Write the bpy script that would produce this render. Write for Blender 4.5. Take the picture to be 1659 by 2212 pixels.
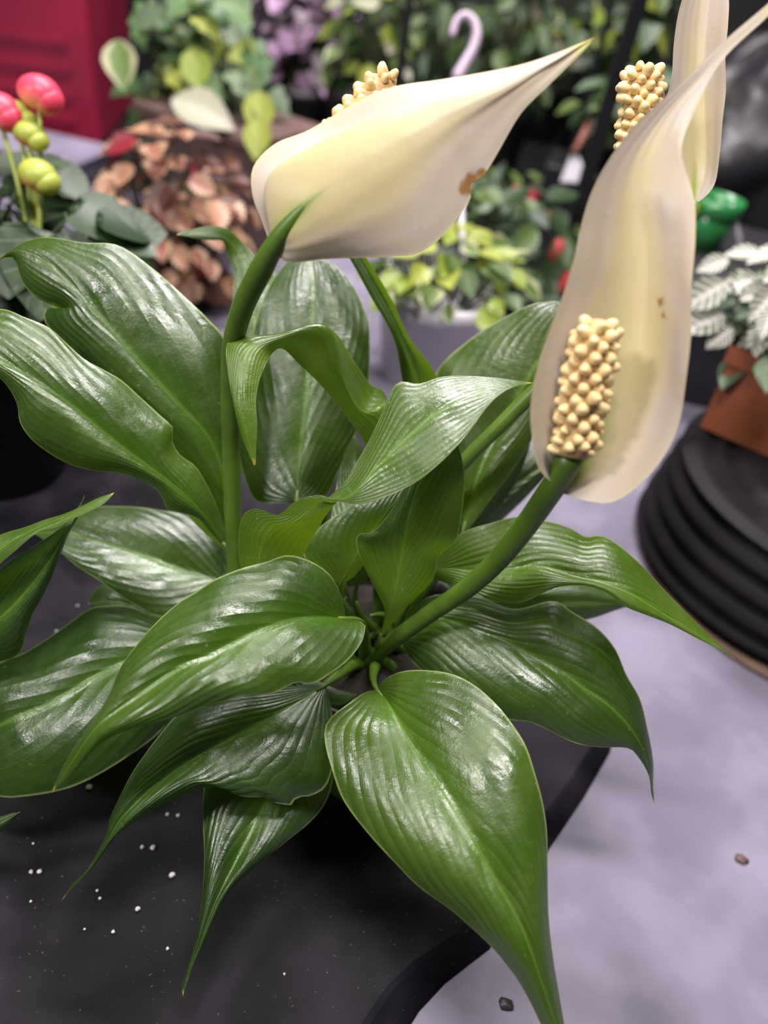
import bpy, math, random
from mathutils import Vector, Matrix
random.seed(7)
R = math.radians
scene = bpy.context.scene
for o in list(bpy.data.objects):
    bpy.data.objects.remove(o)
COL = scene.collection

# ------------------------------------------------------------------ camera
PITCH, ROLL = R(40), R(10)
CAM = Vector((0, 0, 0.38))
FPX = 1597.0
fwd = Vector((0, math.cos(PITCH), -math.sin(PITCH)))
r0 = Vector((1, 0, 0)); u0 = Vector((0, math.sin(PITCH), math.cos(PITCH)))
right = r0 * math.cos(ROLL) + u0 * math.sin(ROLL)
up = u0 * math.cos(ROLL) - r0 * math.sin(ROLL)
cd = bpy.data.cameras.new('camera'); cam = bpy.data.objects.new('camera', cd); COL.objects.link(cam)
cam.matrix_world = Matrix(((right.x, up.x, -fwd.x, CAM.x), (right.y, up.y, -fwd.y, CAM.y),
                           (right.z, up.z, -fwd.z, CAM.z), (0, 0, 0, 1)))
cd.sensor_fit = 'VERTICAL'; cd.sensor_height = 36.0; cd.lens = 36.0 * FPX / 2212.0
cd.clip_start = 0.01
cd.dof.use_dof = True; cd.dof.focus_distance = 0.305; cd.dof.aperture_fstop = 4.3
scene.camera = cam

# ------------------------------------------------------------------ light
w = bpy.data.worlds.new('shop_air'); scene.world = w; w.use_nodes = True
w.node_tree.nodes['Background'].inputs[0].default_value = (0.80, 0.76, 0.86, 1)
w.node_tree.nodes['Background'].inputs[1].default_value = 0.06

def area(name, loc, target, sx, sy, power, col):
    l = bpy.data.lights.new(name, 'AREA'); l.shape = 'RECTANGLE'; l.size = sx; l.size_y = sy
    l.energy = power; l.color = col
    o = bpy.data.objects.new(name, l); COL.objects.link(o); o.location = loc
    o.rotation_euler = (Vector(target) - Vector(loc)).to_track_quat('-Z', 'Y').to_euler()
    return o
area('grow_light_over_table', (0.00, 0.12, 1.15), (0.02, 0.32, 0.1), 0.50, 0.07, 13, (1.0, 0.95, 0.90))
area('ceiling_light_behind_camera', (-0.76, -0.20, 0.95), (0.02, 0.40, 0.1), 0.16, 0.16, 9, (1.0, 0.95, 0.91))
area('grow_light_behind_plant', (-0.05, 1.00, 1.25), (0.0, 0.40, 0.1), 0.9, 0.09, 27, (1.0, 0.94, 0.95))
area('grow_light_over_rack', (0.1, 1.25, 1.5), (0.1, 1.25, 0.0), 1.6, 0.2, 14, (1.0, 0.93, 0.95))
scene.view_settings.view_transform = 'Standard'
scene.view_settings.look = 'None'
scene.view_settings.exposure = 0.0
scene.view_settings.gamma = 1.0
scene.view_settings.use_curve_mapping = False

# ------------------------------------------------------------------ helpers
def ray(px, py):
    return fwd + right * ((px - 829.5) / FPX) + up * ((1106 - py) / FPX)
def P(px, py, d):
    return CAM + ray(px, py) * d
def on_z(px, py, z=0.0):
    r = ray(px, py)
    return CAM + r * ((z - CAM.z) / r.z)

def tag(o, label=None, cat=None, group=None, kind=None):
    if label: o['label'] = label
    if cat: o['category'] = cat
    if group: o['group'] = group
    if kind: o['kind'] = kind
    return o
def thing(name, loc, label, cat, group=None):
    o = bpy.data.objects.new(name, None); COL.objects.link(o); o.location = loc
    o.empty_display_size = 0.02
    return tag(o, label, cat, group)
ROOT = {}
def obj(name, verts, faces, mat, parent=None, uv=None, smooth=True, root=None):
    """verts are world positions; root is the thing's base point"""
    off = Vector((0, 0, 0))
    if parent is not None:
        off = ROOT.get(parent.name, None)
        if off is None: off = Vector(parent.location)
    me = bpy.data.meshes.new(name)
    me.from_pydata([tuple(Vector(v) - off) for v in verts], [], faces)
    me.materials.append(mat)
    if smooth:
        me.polygons.foreach_set('use_smooth', [True] * len(me.polygons))
    if uv is not None:
        lay = me.uv_layers.new(name='UVMap')
        for lp in me.loops:
            lay.data[lp.index].uv = uv[lp.vertex_index]
    o = bpy.data.objects.new(name, me); COL.objects.link(o)
    if parent is not None:
        o.parent = parent
        ROOT[o.name] = off
    return o

def cr(pts, n):
    """smooth curve through pts (tuples), n samples evenly along its screen length"""
    k = len(pts); dim = len(pts[0]); dense = []
    for i in range(k - 1):
        p0 = pts[max(i - 1, 0)]; p1 = pts[i]; p2 = pts[i + 1]; p3 = pts[min(i + 2, k - 1)]
        for j in range(12):
            t = j / 12.0
            dense.append([0.5 * (2*p1[a] + (p2[a]-p0[a])*t + (2*p0[a]-5*p1[a]+4*p2[a]-p3[a])*t*t
                         + (3*p1[a]-p0[a]-3*p2[a]+p3[a])*t**3) for a in range(dim)])
    dense.append(list(pts[-1]))
    m = min(dim, 2)
    L = [0.0]
    for i in range(1, len(dense)):
        L.append(L[-1] + math.dist(dense[i][:m], dense[i-1][:m]) + 1e-6)
    out = []; j = 0
    for i in range(n):
        s = L[-1] * i / (n - 1)
        while j < len(L) - 2 and L[j+1] < s: j += 1
        t = (s - L[j]) / (L[j+1] - L[j])
        out.append([dense[j][a] + (dense[j+1][a] - dense[j][a]) * t for a in range(dim)])
    return out

def grid_faces(nu, nv):
    return [(i*nv + j, (i+1)*nv + j, (i+1)*nv + j+1, i*nv + j+1) for i in range(nu-1) for j in range(nv-1)]

def tube(pts, radii, seg=10, cap=True):
    pts = [Vector(p) for p in pts]; n = len(pts)
    vs, fs = [], []
    t0 = (pts[1] - pts[0]).normalized()
    nrm = t0.orthogonal().normalized()
    for i in range(n):
        t = (pts[min(i+1, n-1)] - pts[max(i-1, 0)]).normalized()
        nrm = (nrm - t * nrm.dot(t)).normalized(); b = t.cross(nrm)
        for k in range(seg):
            a = 2*math.pi*k/seg
            vs.append(pts[i] + (nrm*math.cos(a) + b*math.sin(a)) * radii[i])
    for i in range(n-1):
        for k in range(seg):
            fs.append((i*seg+k, i*seg+(k+1) % seg, (i+1)*seg+(k+1) % seg, (i+1)*seg+k))
    if cap:
        fs.append(tuple(range(seg-1, -1, -1))); fs.append(tuple(range((n-1)*seg, n*seg)))
    return vs, fs
def curve3(pts, n):
    q = cr([tuple(p) for p in pts], n)
    return [Vector(a) for a in q]
def lathe(prof, c, seg=32):
    vs, fs = [], []
    for r, z in prof:
        for k in range(seg):
            a = 2*math.pi*k/seg
            vs.append(Vector(c) + Vector((r*math.cos(a), r*math.sin(a), z)))
    for i in range(len(prof)-1):
        for k in range(seg):
            fs.append((i*seg+k, i*seg+(k+1) % seg, (i+1)*seg+(k+1) % seg, (i+1)*seg+k))
    return vs, fs
def box(c, sx, sy, sz, rz=0.0, taper=1.0):
    """base centre c"""
    ca, sa = math.cos(rz), math.sin(rz); vs = []
    for z, k in ((0, taper), (sz, 1.0)):
        for x, y in ((-.5, -.5), (.5, -.5), (.5, .5), (-.5, .5)):
            X, Y = x*sx*k, y*sy*k
            vs.append(Vector(c) + Vector((X*ca - Y*sa, X*sa + Y*ca, z)))
    fs = [(3, 2, 1, 0), (4, 5, 6, 7), (0, 1, 5, 4), (1, 2, 6, 5), (2, 3, 7, 6), (3, 0, 4, 7)]
    return vs, fs
def join(*parts):
    vs, fs = [], []
    for v, f in parts:
        o = len(vs); vs += list(v); fs += [tuple(i+o for i in q) for q in f]
    return vs, fs
def bevel(o, wdt, seg=2):
    m = o.modifiers.new('bevel', 'BEVEL'); m.width = wdt; m.segments = seg; m.limit_method = 'ANGLE'
    return o

# ------------------------------------------------------------------ materials
class NT:
    def __init__(s, name):
        s.m = bpy.data.materials.new(name); s.m.use_nodes = True; s.t = s.m.node_tree
        s.b = s.t.nodes['Principled BSDF']; s.out = s.t.nodes['Material Output']
    def n(s, typ, **kw):
        x = s.t.nodes.new(typ)
        for k, v in kw.items(): setattr(x, k, v)
        return x
    def l(s, a, b): s.t.links.new(a, b)
    def setin(s, sock, v):
        if hasattr(v, 'node') or isinstance(v, bpy.types.NodeSocket): s.l(v, sock)
        else: sock.default_value = v
    def math(s, op, a, b=0.0, c=0.0, clamp=False):
        x = s.n('ShaderNodeMath', operation=op, use_clamp=clamp)
        s.setin(x.inputs[0], a); s.setin(x.inputs[1], b); s.setin(x.inputs[2], c)
        return x.outputs[0]
    def mix(s, f, a, b):
        x = s.n('ShaderNodeMix', data_type='RGBA')
        s.setin(x.inputs[0], f)
        for k, v in ((6, a), (7, b)):
            if isinstance(v, tuple): x.inputs[k].default_value = (v + (1,))[:4]
            else: s.l(v, x.inputs[k])
        return x.outputs[2]
    def noise(s, scale, detail=3, vec=None, rough=0.55):
        x = s.n('ShaderNodeTexNoise'); x.inputs['Scale'].default_value = scale
        x.inputs['Detail'].default_value = detail; x.inputs['Roughness'].default_value = rough
        if vec is not None: s.l(vec, x.inputs['Vector'])
        return x.outputs['Fac']
    def ramp(s, f, lo, hi):
        x = s.n('ShaderNodeMapRange', interpolation_type='SMOOTHSTEP'); s.setin(x.inputs['Value'], f)
        x.inputs['From Min'].default_value = lo; x.inputs['From Max'].default_value = hi
        return x.outputs['Result']
    def bump(s, h, strength, dist=0.001):
        x = s.n('ShaderNodeBump'); x.inputs['Strength'].default_value = strength
        x.inputs['Distance'].default_value = dist; s.l(h, x.inputs['Height'])
        return x.outputs['Normal']
    def geo(s):
        return s.n('ShaderNodeTexCoord').outputs['Object']

def plain(name, c1, c2=None, rough=0.6, scale=40, bump=0.15, spec=0.4, metal=0.0, trans=None):
    t = NT(name); c2 = c2 or tuple(x*0.7 for x in c1)
    co = t.geo(); f = t.noise(scale, 4, co)
    col = t.mix(t.ramp(f, .3, .7), c1, c2)
    t.l(col, t.b.inputs['Base Color'])
    t.b.inputs['Roughness'].default_value = rough; t.b.inputs['Metallic'].default_value = metal
    t.b.inputs['Specular IOR Level'].default_value = spec
    if bump: t.l(t.bump(t.noise(scale*3, 3, co), bump), t.b.inputs['Normal'])
    if trans:
        tr = t.n('ShaderNodeBsdfTranslucent'); tr.inputs[0].default_value = trans + (1,)
        mx = t.n('ShaderNodeMixShader'); mx.inputs[0].default_value = 0.35
        t.l(t.b.outputs[0], mx.inputs[1]); t.l(tr.outputs[0], mx.inputs[2]); t.l(mx.outputs[0], t.out.inputs[0])
    return t.m

def lily_leaf_material():
    t = NT('lily_leaf')
    uv = t.n('ShaderNodeUVMap'); sep = t.n('ShaderNodeSeparateXYZ'); t.l(uv.outputs[0], sep.inputs[0])
    U, V = sep.outputs[0], sep.outputs[1]
    s = t.math('MULTIPLY', t.math('ABSOLUTE', t.math('SUBTRACT', V, 0.5)), 2.0)
    co = t.geo()
    wob = t.math('MULTIPLY', t.math('SUBTRACT', t.noise(22, 2, co), 0.5), 0.10)
    w_ = t.math('MULTIPLY', t.math('ADD', t.math('SUBTRACT', U, t.math('MULTIPLY', t.math('POWER', s, 1.12), 0.78)), wob), 9.0)
    side = t.math('MULTIPLY', t.math('GREATER_THAN', V, 0.5), 0.5)
    w_ = t.math('ADD', w_, side)
    tri = t.math('PINGPONG', w_, 0.5)                       # 0 at a vein, 0.5 between
    vein = t.math('SUBTRACT', 1.0, t.ramp(tri, 0.0, 0.06))
    vein = t.math('MULTIPLY', vein, t.math('SUBTRACT', 1.0, t.ramp(s, .55, .95)))
    fine = t.math('PINGPONG', t.math('MULTIPLY', w_, 6.0), 0.5)
    mid = t.math('SUBTRACT', 1.0, t.ramp(s, 0.012, 0.05))
    glow = t.math('SUBTRACT', 1.0, t.ramp(t.math('ADD', s, t.math('MULTIPLY', U, 0.45)), 0.05, 0.62))
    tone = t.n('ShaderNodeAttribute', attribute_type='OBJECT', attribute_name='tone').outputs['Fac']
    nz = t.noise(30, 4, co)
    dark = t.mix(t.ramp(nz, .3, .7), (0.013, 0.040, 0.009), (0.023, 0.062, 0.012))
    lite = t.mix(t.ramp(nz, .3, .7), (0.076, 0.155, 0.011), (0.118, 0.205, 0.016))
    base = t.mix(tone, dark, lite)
    base = t.mix(t.math('MULTIPLY', glow, 0.45), base, (0.11, 0.25, 0.010))
    base = t.mix(t.math('MULTIPLY', vein, 0.20), base, (0.12, 0.26, 0.05))
    base = t.mix(t.math('MULTIPLY', mid, 0.55), base, (0.15, 0.30, 0.045))
    edge = t.ramp(s, 0.968, 0.992)
    base = t.mix(t.math('MULTIPLY', edge, 0.75), base, (0.33, 0.42, 0.15))
    dust = t.math('MULTIPLY', t.ramp(t.noise(420, 2, co), .66, .78), t.ramp(t.noise(26, 3, co), .42, .68))
    base = t.mix(t.math('MULTIPLY', dust, 0.45), base, (0.42, 0.50, 0.36))
    base = t.mix(t.ramp(U, .975, .992), base, (0.42, 0.36, 0.05))
    t.l(base, t.b.inputs['Base Color'])
    rg = t.math('ADD', 0.24, t.math('MULTIPLY', t.ramp(t.noise(60, 6, co, .7), .3, .7), 0.24))
    t.l(rg, t.b.inputs['Roughness']); t.b.inputs['Specular IOR Level'].default_value = 1.0
    puff = t.math('MULTIPLY', t.math('SINE', t.math('MULTIPLY', tri, math.pi)), t.math('SUBTRACT', 1.0, t.math('MULTIPLY', mid, .8)))
    h = t.math('ADD', puff, t.math('MULTIPLY', fine, 0.10))
    h = t.math('MULTIPLY', h, t.math('ADD', 0.15, t.ramp(t.noise(18, 2, co), .35, .7)))
    h = t.math('MULTIPLY', h, t.n('ShaderNodeAttribute', attribute_type='OBJECT', attribute_name='relief').outputs['Fac'])
    h = t.math('ADD', h, t.math('MULTIPLY', t.noise(40, 6, co, .62), 2.6))
    h = t.math('ADD', h, t.math('MULTIPLY', t.noise(900, 2, co), 0.10))
    t.l(t.bump(h, 0.42, 0.0011), t.b.inputs['Normal'])
    tr = t.n('ShaderNodeBsdfTranslucent')
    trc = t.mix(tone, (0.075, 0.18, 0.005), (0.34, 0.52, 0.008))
    trc = t.mix(t.math('MULTIPLY', vein, .4), trc, (0.4, 0.6, 0.08))
    t.l(trc, tr.inputs[0])
    mx = t.n('ShaderNodeMixShader'); mx.inputs[0].default_value = 0.38
    t.l(t.b.outputs[0], mx.inputs[1]); t.l(tr.outputs[0], mx.inputs[2]); t.l(mx.outputs[0], t.out.inputs[0])
    return t.m

def spathe_material():
    t = NT('spathe')
    uv = t.n('ShaderNodeUVMap'); sep = t.n('ShaderNodeSeparateXYZ'); t.l(uv.outputs[0], sep.inputs[0])
    U, V = sep.outputs[0], sep.outputs[1]
    s = t.math('MULTIPLY', t.math('ABSOLUTE', t.math('SUBTRACT', V, 0.5)), 2.0)
    co = t.geo(); nz = t.noise(35, 4, co)
    base = t.mix(t.ramp(nz, .3, .75), (0.58, 0.505, 0.455), (0.58, 0.495, 0.365))
    yel = t.math('SUBTRACT', 1.0, t.ramp(t.math('ADD', t.math('MULTIPLY', t.math('MULTIPLY', s, s), 1.4), t.math('MULTIPLY', t.math('ABSOLUTE', t.math('SUBTRACT', U, .30)), 1.2)), 0.12, 0.75))
    base = t.mix(t.math('MULTIPLY', yel, 0.55), base, (0.62, 0.54, 0.19))
    grn = t.math('SUBTRACT', 1.0, t.ramp(t.math('ADD', t.math('MULTIPLY', s, 1.6), t.math('MULTIPLY', U, 2.6)), 0.10, 0.62))
    base = t.mix(t.math('MULTIPLY', grn, 0.85), base, (0.30, 0.42, 0.04))
    str_ = t.math('SUBTRACT', 1.0, t.ramp(t.math('ADD', t.math('MULTIPLY', s, 7.0), t.math('MULTIPLY', U, 4.0)), 0.35, 1.0))
    base = t.mix(t.math('MULTIPLY', str_, t.n('ShaderNodeAttribute', attribute_type='OBJECT', attribute_name='stripe').outputs['Fac']), base, (0.10, 0.22, 0.012))
    edge = t.ramp(s, 0.93, 0.995)
    base = t.mix(t.math('MULTIPLY', edge, 0.5), base, (0.72, 0.62, 0.30))
    tip = t.ramp(U, .90, .985)
    base = t.mix(t.math('MULTIPLY', tip, .8), base, (0.60, 0.56, 0.12))
    base = t.mix(t.ramp(U, .985, .997), base, (0.45, 0.20, 0.06))
    # brown bruises: notch on one edge and small flecks
    at = t.n('ShaderNodeAttribute', attribute_type='GEOMETRY', attribute_name='bruise').outputs['Fac']
    at = t.math('MULTIPLY', at, t.math('ADD', .45, t.noise(220, 4, co)))
    base = t.mix(t.ramp(at, .35, .75), base, (0.34, 0.17, 0.06))
    t.l(base, t.b.inputs['Base Color'])
    t.b.inputs['Roughness'].default_value = 0.42; t.b.inputs['Specular IOR Level'].default_value = 0.35
    w_ = t.math('MULTIPLY', t.math('SUBTRACT', V, .5), 14.0)
    rib = t.math('SINE', t.math('MULTIPLY', w_, 3.0))
    h = t.math('ADD', t.math('MULTIPLY', rib, .10), t.noise(45, 4, co))
    t.l(t.bump(h, 0.45, 0.0012), t.b.inputs['Normal'])
    tr = t.n('ShaderNodeBsdfTranslucent'); t.l(base, tr.inputs[0])
    mx = t.n('ShaderNodeMixShader'); mx.inputs[0].default_value = 0.34
    t.l(t.b.outputs[0], mx.inputs[1]); t.l(tr.outputs[0], mx.inputs[2]); t.l(mx.outputs[0], t.out.inputs[0])
    return t.m

def sheet_material():
    t = NT('black_liner'); co = t.geo()
    f = t.ramp(t.noise(13, 3, co, .5), .38, .72)
    base = t.mix(f, (0.0035, 0.0032, 0.0048), (0.026, 0.023, 0.032))
    sp = t.ramp(t.noise(700, 1, co), .74, .80)
    base = t.mix(t.math('MULTIPLY', sp, .5), base, (0.16, 0.15, 0.16))
    t.l(base, t.b.inputs['Base Color'])
    t.l(t.math('ADD', .52, t.math('MULTIPLY', f, .12)), t.b.inputs['Roughness'])
    t.b.inputs['Specular IOR Level'].default_value = 0.10
    t.l(t.bump(t.noise(120, 4, co), .2), t.b.inputs['Normal'])
    return t.m
def table_material():
    t = NT('lavender_laminate'); co = t.geo()
    f = t.ramp(t.noise(16, 3, co, .5), .35, .7)
    base = t.mix(f, (0.150, 0.135, 0.186), (0.225, 0.203, 0.277))
    base = t.mix(t.math('MULTIPLY', t.ramp(t.noise(60, 4, co), .62, .8), .3), base, (0.12, 0.11, 0.14))
    t.l(base, t.b.inputs['Base Color']); t.b.inputs['Roughness'].default_value = 0.6; t.b.inputs['Specular IOR Level'].default_value = 0.25
    t.l(t.bump(t.noise(300, 3, co), .06), t.b.inputs['Normal'])
    return t.m

M_LEAF = lily_leaf_material(); M_SPATHE = spathe_material()
M_SHEET = sheet_material(); M_TABLE = table_material()
M_STEM = plain('lily_stem', (0.090, 0.165, 0.016), (0.060, 0.120, 0.013), .42, 60, .15, .5)
M_FLORET = plain('floret_cream', (0.80, 0.62, 0.30), (0.76, 0.55, 0.30), .5, 300, .1, .4)
M_CORE = plain('spadix_core', (0.52, 0.36, 0.16), (0.36, 0.22, 0.10), .6, 200, .2)
M_SOIL = plain('potting_soil', (0.012, 0.009, 0.007), (0.026, 0.018, 0.013), .9, 150, .8)
M_BLACK = plain('black_plastic', (0.010, 0.010, 0.012), (0.016, 0.015, 0.018), .38, 30, .05, .5)
M_DARKGREY = plain('dark_grey_plastic', (0.030, 0.028, 0.034), (0.020, 0.019, 0.022), .4, 20, .1, .5)
M_WHITEPL = plain('white_plastic', (0.78, 0.74, 0.82), (0.74, 0.70, 0.78), .4, 20, .03, .5)
M_MAUVEPL = plain('mauve_plastic', (0.42, 0.32, 0.42), (0.38, 0.29, 0.38), .4, 20, .03, .5)
M_TERRA = plain('terracotta_plastic', (0.33, 0.105, 0.050), (0.27, 0.082, 0.042), .45, 30, .1, .4)
M_BROWN = plain('mauve_brown_trough', (0.14, 0.085, 0.075), (0.10, 0.06, 0.055), .6, 30, .1)
M_PERL = plain('perlite', (0.75, 0.72, 0.74), (0.62, 0.6, 0.62), .8, 300, .4)
M_METAL = plain('black_metal', (0.008, 0.008, 0.010), None, .4, 30, .03, .5)

# ------------------------------------------------------------------ setting
def slab(name, x0, x1, y0, y1, z, mat):
    return obj(name, [(x0, y0, z), (x1, y0, z), (x1, y1, z), (x0, y1, z)], [(0, 1, 2, 3)], mat, smooth=False)
M_FLOOR = plain('dark_concrete', (0.06, 0.055, 0.06), (0.04, 0.038, 0.042), .7, 6, .1)
M_WALL = plain('dark_backdrop', (0.030, 0.028, 0.032), (0.018, 0.017, 0.020), .8, 4, .1)
tag(slab('floor', -4, 4, -2, 4, -0.80, M_FLOOR), kind='structure')
tag(obj('wall_back', [(-4, 2.2, -.8), (4, 2.2, -.8), (4, 2.2, 2.4), (-4, 2.2, 2.4)], [(0, 1, 2, 3)], M_WALL, smooth=False), kind='structure')

t_ = thing('display_table', (0.1, 0.35, -0.80), 'pale lavender display table top under the black liner sheet', 'table')
o = obj('table_top', *box((0.1, 0.38, -0.03), 1.9, 1.36, 0.03), M_TABLE, t_, smooth=False); bevel(o, .004)
for x, y in ((-.78, -.2), (.98, -.2), (-.78, .98), (.98, .98)):
    obj('leg', *box((x, y, -0.80), .05, .05, .77), M_METAL, t_, smooth=False)
t_ = thing('rear_bench', (0.1, 1.6, -0.80), 'black rear bench carrying the background plants', 'bench')
o = obj('bench_top', *box((0.1, 1.58, -0.03), 3.2, 0.98, 0.03), M_BLACK, t_, smooth=False); bevel(o, .004)
for x, y in ((-1.4, 1.2), (1.6, 1.2), (-1.4, 2.0), (1.6, 2.0)):
    obj('leg', *box((x, y, -0.80), .05, .05, .77), M_METAL, t_, smooth=False)

# black liner sheet with a rolled, sloping rim
SH = 0.012
edge_px = [(820, 2330), (862, 2255), (905, 2185), (960, 2125), (1058, 2050), (1120, 1945), (1188, 1832), (1262, 1722), (1318, 1625),
           (1330, 1560), (1310, 1480), (1250, 1400), (1140, 1300), (1050, 1200), (960, 1100), (880, 1000), (820, 900), (760, 800), (600, 750), (300, 740), (-150, 760)]
rim = [on_z(x, y, 0.0005) for x, y in edge_px]
rim += [Vector((-.80, .45, .0005)), Vector((-.80, .02, .0005)), Vector((-.55, -.12, .0005)), Vector((-.06, -.13, .0005))]
cen = Vector((-.12, .16, 0))
vs, fs = [], []
N = len(rim)
for k, zz in ((0, .0005), (.008, .007), (.014, SH - .001), (.017, SH)):
    for p in rim:
        dv = (cen - p); dv.z = 0; q = p + dv.normalized() * k; vs.append(Vector((q.x, q.y, zz)))
for r_ in range(3):
    for i in range(N): fs.append((r_*N+i, r_*N+(i+1) % N, (r_+1)*N+(i+1) % N, (r_+1)*N+i))
fs.append(tuple(range(3*N, 4*N)))
o = obj('black_liner_sheet', vs, fs, M_SHEET, smooth=False)
tag(o, 'black plastic liner sheet with sloping edge spread under the peace lily', 'liner')
for p in o.data.polygons: p.use_smooth = False

# ------------------------------------------------------------------ peace lily
pot_c = on_z(780, 1560, SH); pot_c.z = SH
LILY = thing('potted_peace_lily', pot_c, 'peace lily in the foreground with three cream flowers and glossy green leaves', 'potted plant')
o = obj('pot', *lathe([(.0, 0), (.040, 0), (.042, .004), (.050, .070), (.0535, .071), (.0545, .080), (.052, .081), (.049, .070), (.047, .06)], pot_c, 40), M_BLACK, LILY)
vs, fs = lathe([(.0, .070), (.02, .071), (.035, .069), (.0485, .068)], pot_c, 24)
for v in vs: v.z += random.uniform(-.0015, .0015)
obj('soil', vs, fs, M_SOIL, LILY)
SOILZ = pot_c.z + .070

NU, NV = 56, 25
def leaf(M, A, B, ea=0.0, eb=0.0, bulge=0.0, tone=0.25, rip=(0, 3, 0), root=None, parent=None, pet=None, base_d=None, petr=.0024, name='leaf', ropt=None):
    """M: midrib pixels with depth, A/B: edge pixels, ea/eb: how much deeper the edges lie"""
    parent = parent or LILY
    m = cr(M, NU)
    def edge(E, e):
        E = [(p[0], p[1], p[2] if len(p) > 2 else 0.0) for p in E]
        E = [(M[0][0], M[0][1], 0.0)] + E + [(M[-1][0], M[-1][1], 0.0)]
        q = cr(E, NU)
        for i in range(NU):
            u = i/(NU-1); s = max(0.0, math.sin(math.pi*min(1, u*1.0)))**0.6
            ee = e(u) if callable(e) else e
            q[i][2] = m[i][2] + ee*s + q[i][2]
        return q
    a, b = edge(A, ea), edge(B, eb)
    vs, uv = [], []
    for i in range(NU):
        u = i/(NU-1)
        pm, pa, pb = P(*m[i]), P(*a[i]), P(*b[i])
        for j in range(NV):
            v = 2*j/(NV-1) - 1; s = abs(v); q = pm.lerp(pa if v < 0 else pb, s)
            dd = -bulge*4*s*(1-s)*math.sin(math.pi*u) + rip[0]*s*s*math.sin(rip[1]*2*math.pi*u + rip[2] + (1.7 if v > 0 else 0))*math.sin(math.pi*u)
            vs.append(CAM + (q - CAM)*(1 + dd/max(.2, m[i][2])))
            uv.append((u, (v+1)/2))
    o = obj(name, vs, grid_faces(NU, NV), M_LEAF, parent, uv)
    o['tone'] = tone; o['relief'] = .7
    if pet is not False:
        b0 = P(*m[0]); t = (P(*m[3]) - b0).normalized()
        rt = root if root is not None else Vector((pot_c.x + (b0.x-pot_c.x)*.25, pot_c.y + (b0.y-pot_c.y)*.25, SOILZ - .004))
        L = (b0 - rt).length
        p1 = rt.lerp(b0, .4) + Vector((0, 0, .22*L)); p2 = b0 - t*L*.25
        pts = []
        for k in range(13):
            s = k/12
            pts.append(rt*(1-s)**3 + p1*3*s*(1-s)**2 + p2*3*s*s*(1-s) + b0*s**3)
        pts.append(b0 + t*.006)
        rr = [petr*1.5*(1-k/16) for k in range(13)] + [petr*.3]
        obj('petiole', *tube(pts, rr, 8), M_STEM, o)
    return o
def rails(name, mat, RR, nu=64, nv=33, parent=None, tone=None, vm=.5):
    """surface through several rails of (px,py,depth)"""
    C = [cr(r_, nu) for r_ in RR]; k = len(C)
    vs, uv = [], []
    for i in range(nu):
        pts = [tuple(P(*c[i])) for c in C]
        q = cr_even(pts, nv)
        for j in range(nv):
            v = j/(nv-1); v = v*.5/vm if v < vm else .5 + (v-vm)*.5/(1-vm)
            vs.append(Vector(q[j])); uv.append((i/(nu-1), v))
    o = obj(name, vs, grid_faces(nu, nv), mat, parent or LILY, uv)
    if tone is not None: o['tone'] = tone; o['relief'] = .35
    return o
def cr_even(pts, n):
    k = len(pts); out = []
    for i in range(n):
        s = (k-1)*i/(n-1); a = min(int(s), k-2); t = s-a
        p0 = pts[max(a-1, 0)]; p1 = pts[a]; p2 = pts[a+1]; p3 = pts[min(a+2, k-1)]
        out.append([0.5*(2*p1[c] + (p2[c]-p0[c])*t + (2*p0[c]-5*p1[c]+4*p2[c]-p3[c])*t*t + (3*p1[c]-p0[c]-3*p2[c]+p3[c])*t**3) for c in range(3)])
    return out

# ---- leaves, back to front
# upright leaf in the middle, behind
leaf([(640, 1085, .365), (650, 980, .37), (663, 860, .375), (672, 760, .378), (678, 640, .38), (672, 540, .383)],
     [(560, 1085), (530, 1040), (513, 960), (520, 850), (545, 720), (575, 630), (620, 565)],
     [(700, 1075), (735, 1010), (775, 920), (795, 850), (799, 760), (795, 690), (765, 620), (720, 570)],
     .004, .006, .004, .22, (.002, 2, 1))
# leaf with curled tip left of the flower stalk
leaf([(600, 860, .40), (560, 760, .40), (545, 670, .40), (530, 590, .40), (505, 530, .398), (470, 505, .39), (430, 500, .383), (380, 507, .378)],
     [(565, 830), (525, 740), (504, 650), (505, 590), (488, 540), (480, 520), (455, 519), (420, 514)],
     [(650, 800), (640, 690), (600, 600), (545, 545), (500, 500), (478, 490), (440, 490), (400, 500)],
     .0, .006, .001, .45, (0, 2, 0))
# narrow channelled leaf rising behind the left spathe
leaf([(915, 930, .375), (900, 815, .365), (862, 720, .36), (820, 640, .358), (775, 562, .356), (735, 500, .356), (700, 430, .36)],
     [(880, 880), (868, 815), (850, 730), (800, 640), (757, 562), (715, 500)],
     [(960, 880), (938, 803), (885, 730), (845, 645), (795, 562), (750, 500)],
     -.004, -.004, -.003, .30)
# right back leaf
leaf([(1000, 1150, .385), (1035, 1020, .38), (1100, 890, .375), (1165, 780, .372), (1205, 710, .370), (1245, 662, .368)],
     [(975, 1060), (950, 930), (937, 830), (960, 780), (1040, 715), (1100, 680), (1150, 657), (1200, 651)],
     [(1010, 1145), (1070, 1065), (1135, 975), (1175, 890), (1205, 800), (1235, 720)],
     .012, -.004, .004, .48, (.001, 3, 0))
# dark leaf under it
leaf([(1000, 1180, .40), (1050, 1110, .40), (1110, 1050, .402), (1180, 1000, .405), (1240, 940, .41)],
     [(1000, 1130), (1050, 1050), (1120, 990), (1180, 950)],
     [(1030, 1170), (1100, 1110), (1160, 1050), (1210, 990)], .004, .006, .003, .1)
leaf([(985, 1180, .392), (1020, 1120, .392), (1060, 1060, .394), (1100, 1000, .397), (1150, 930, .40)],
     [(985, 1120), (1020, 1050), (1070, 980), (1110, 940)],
     [(1010, 1170), (1060, 1120), (1110, 1050), (1140, 980)], .004, .004, .002, .2)
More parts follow.
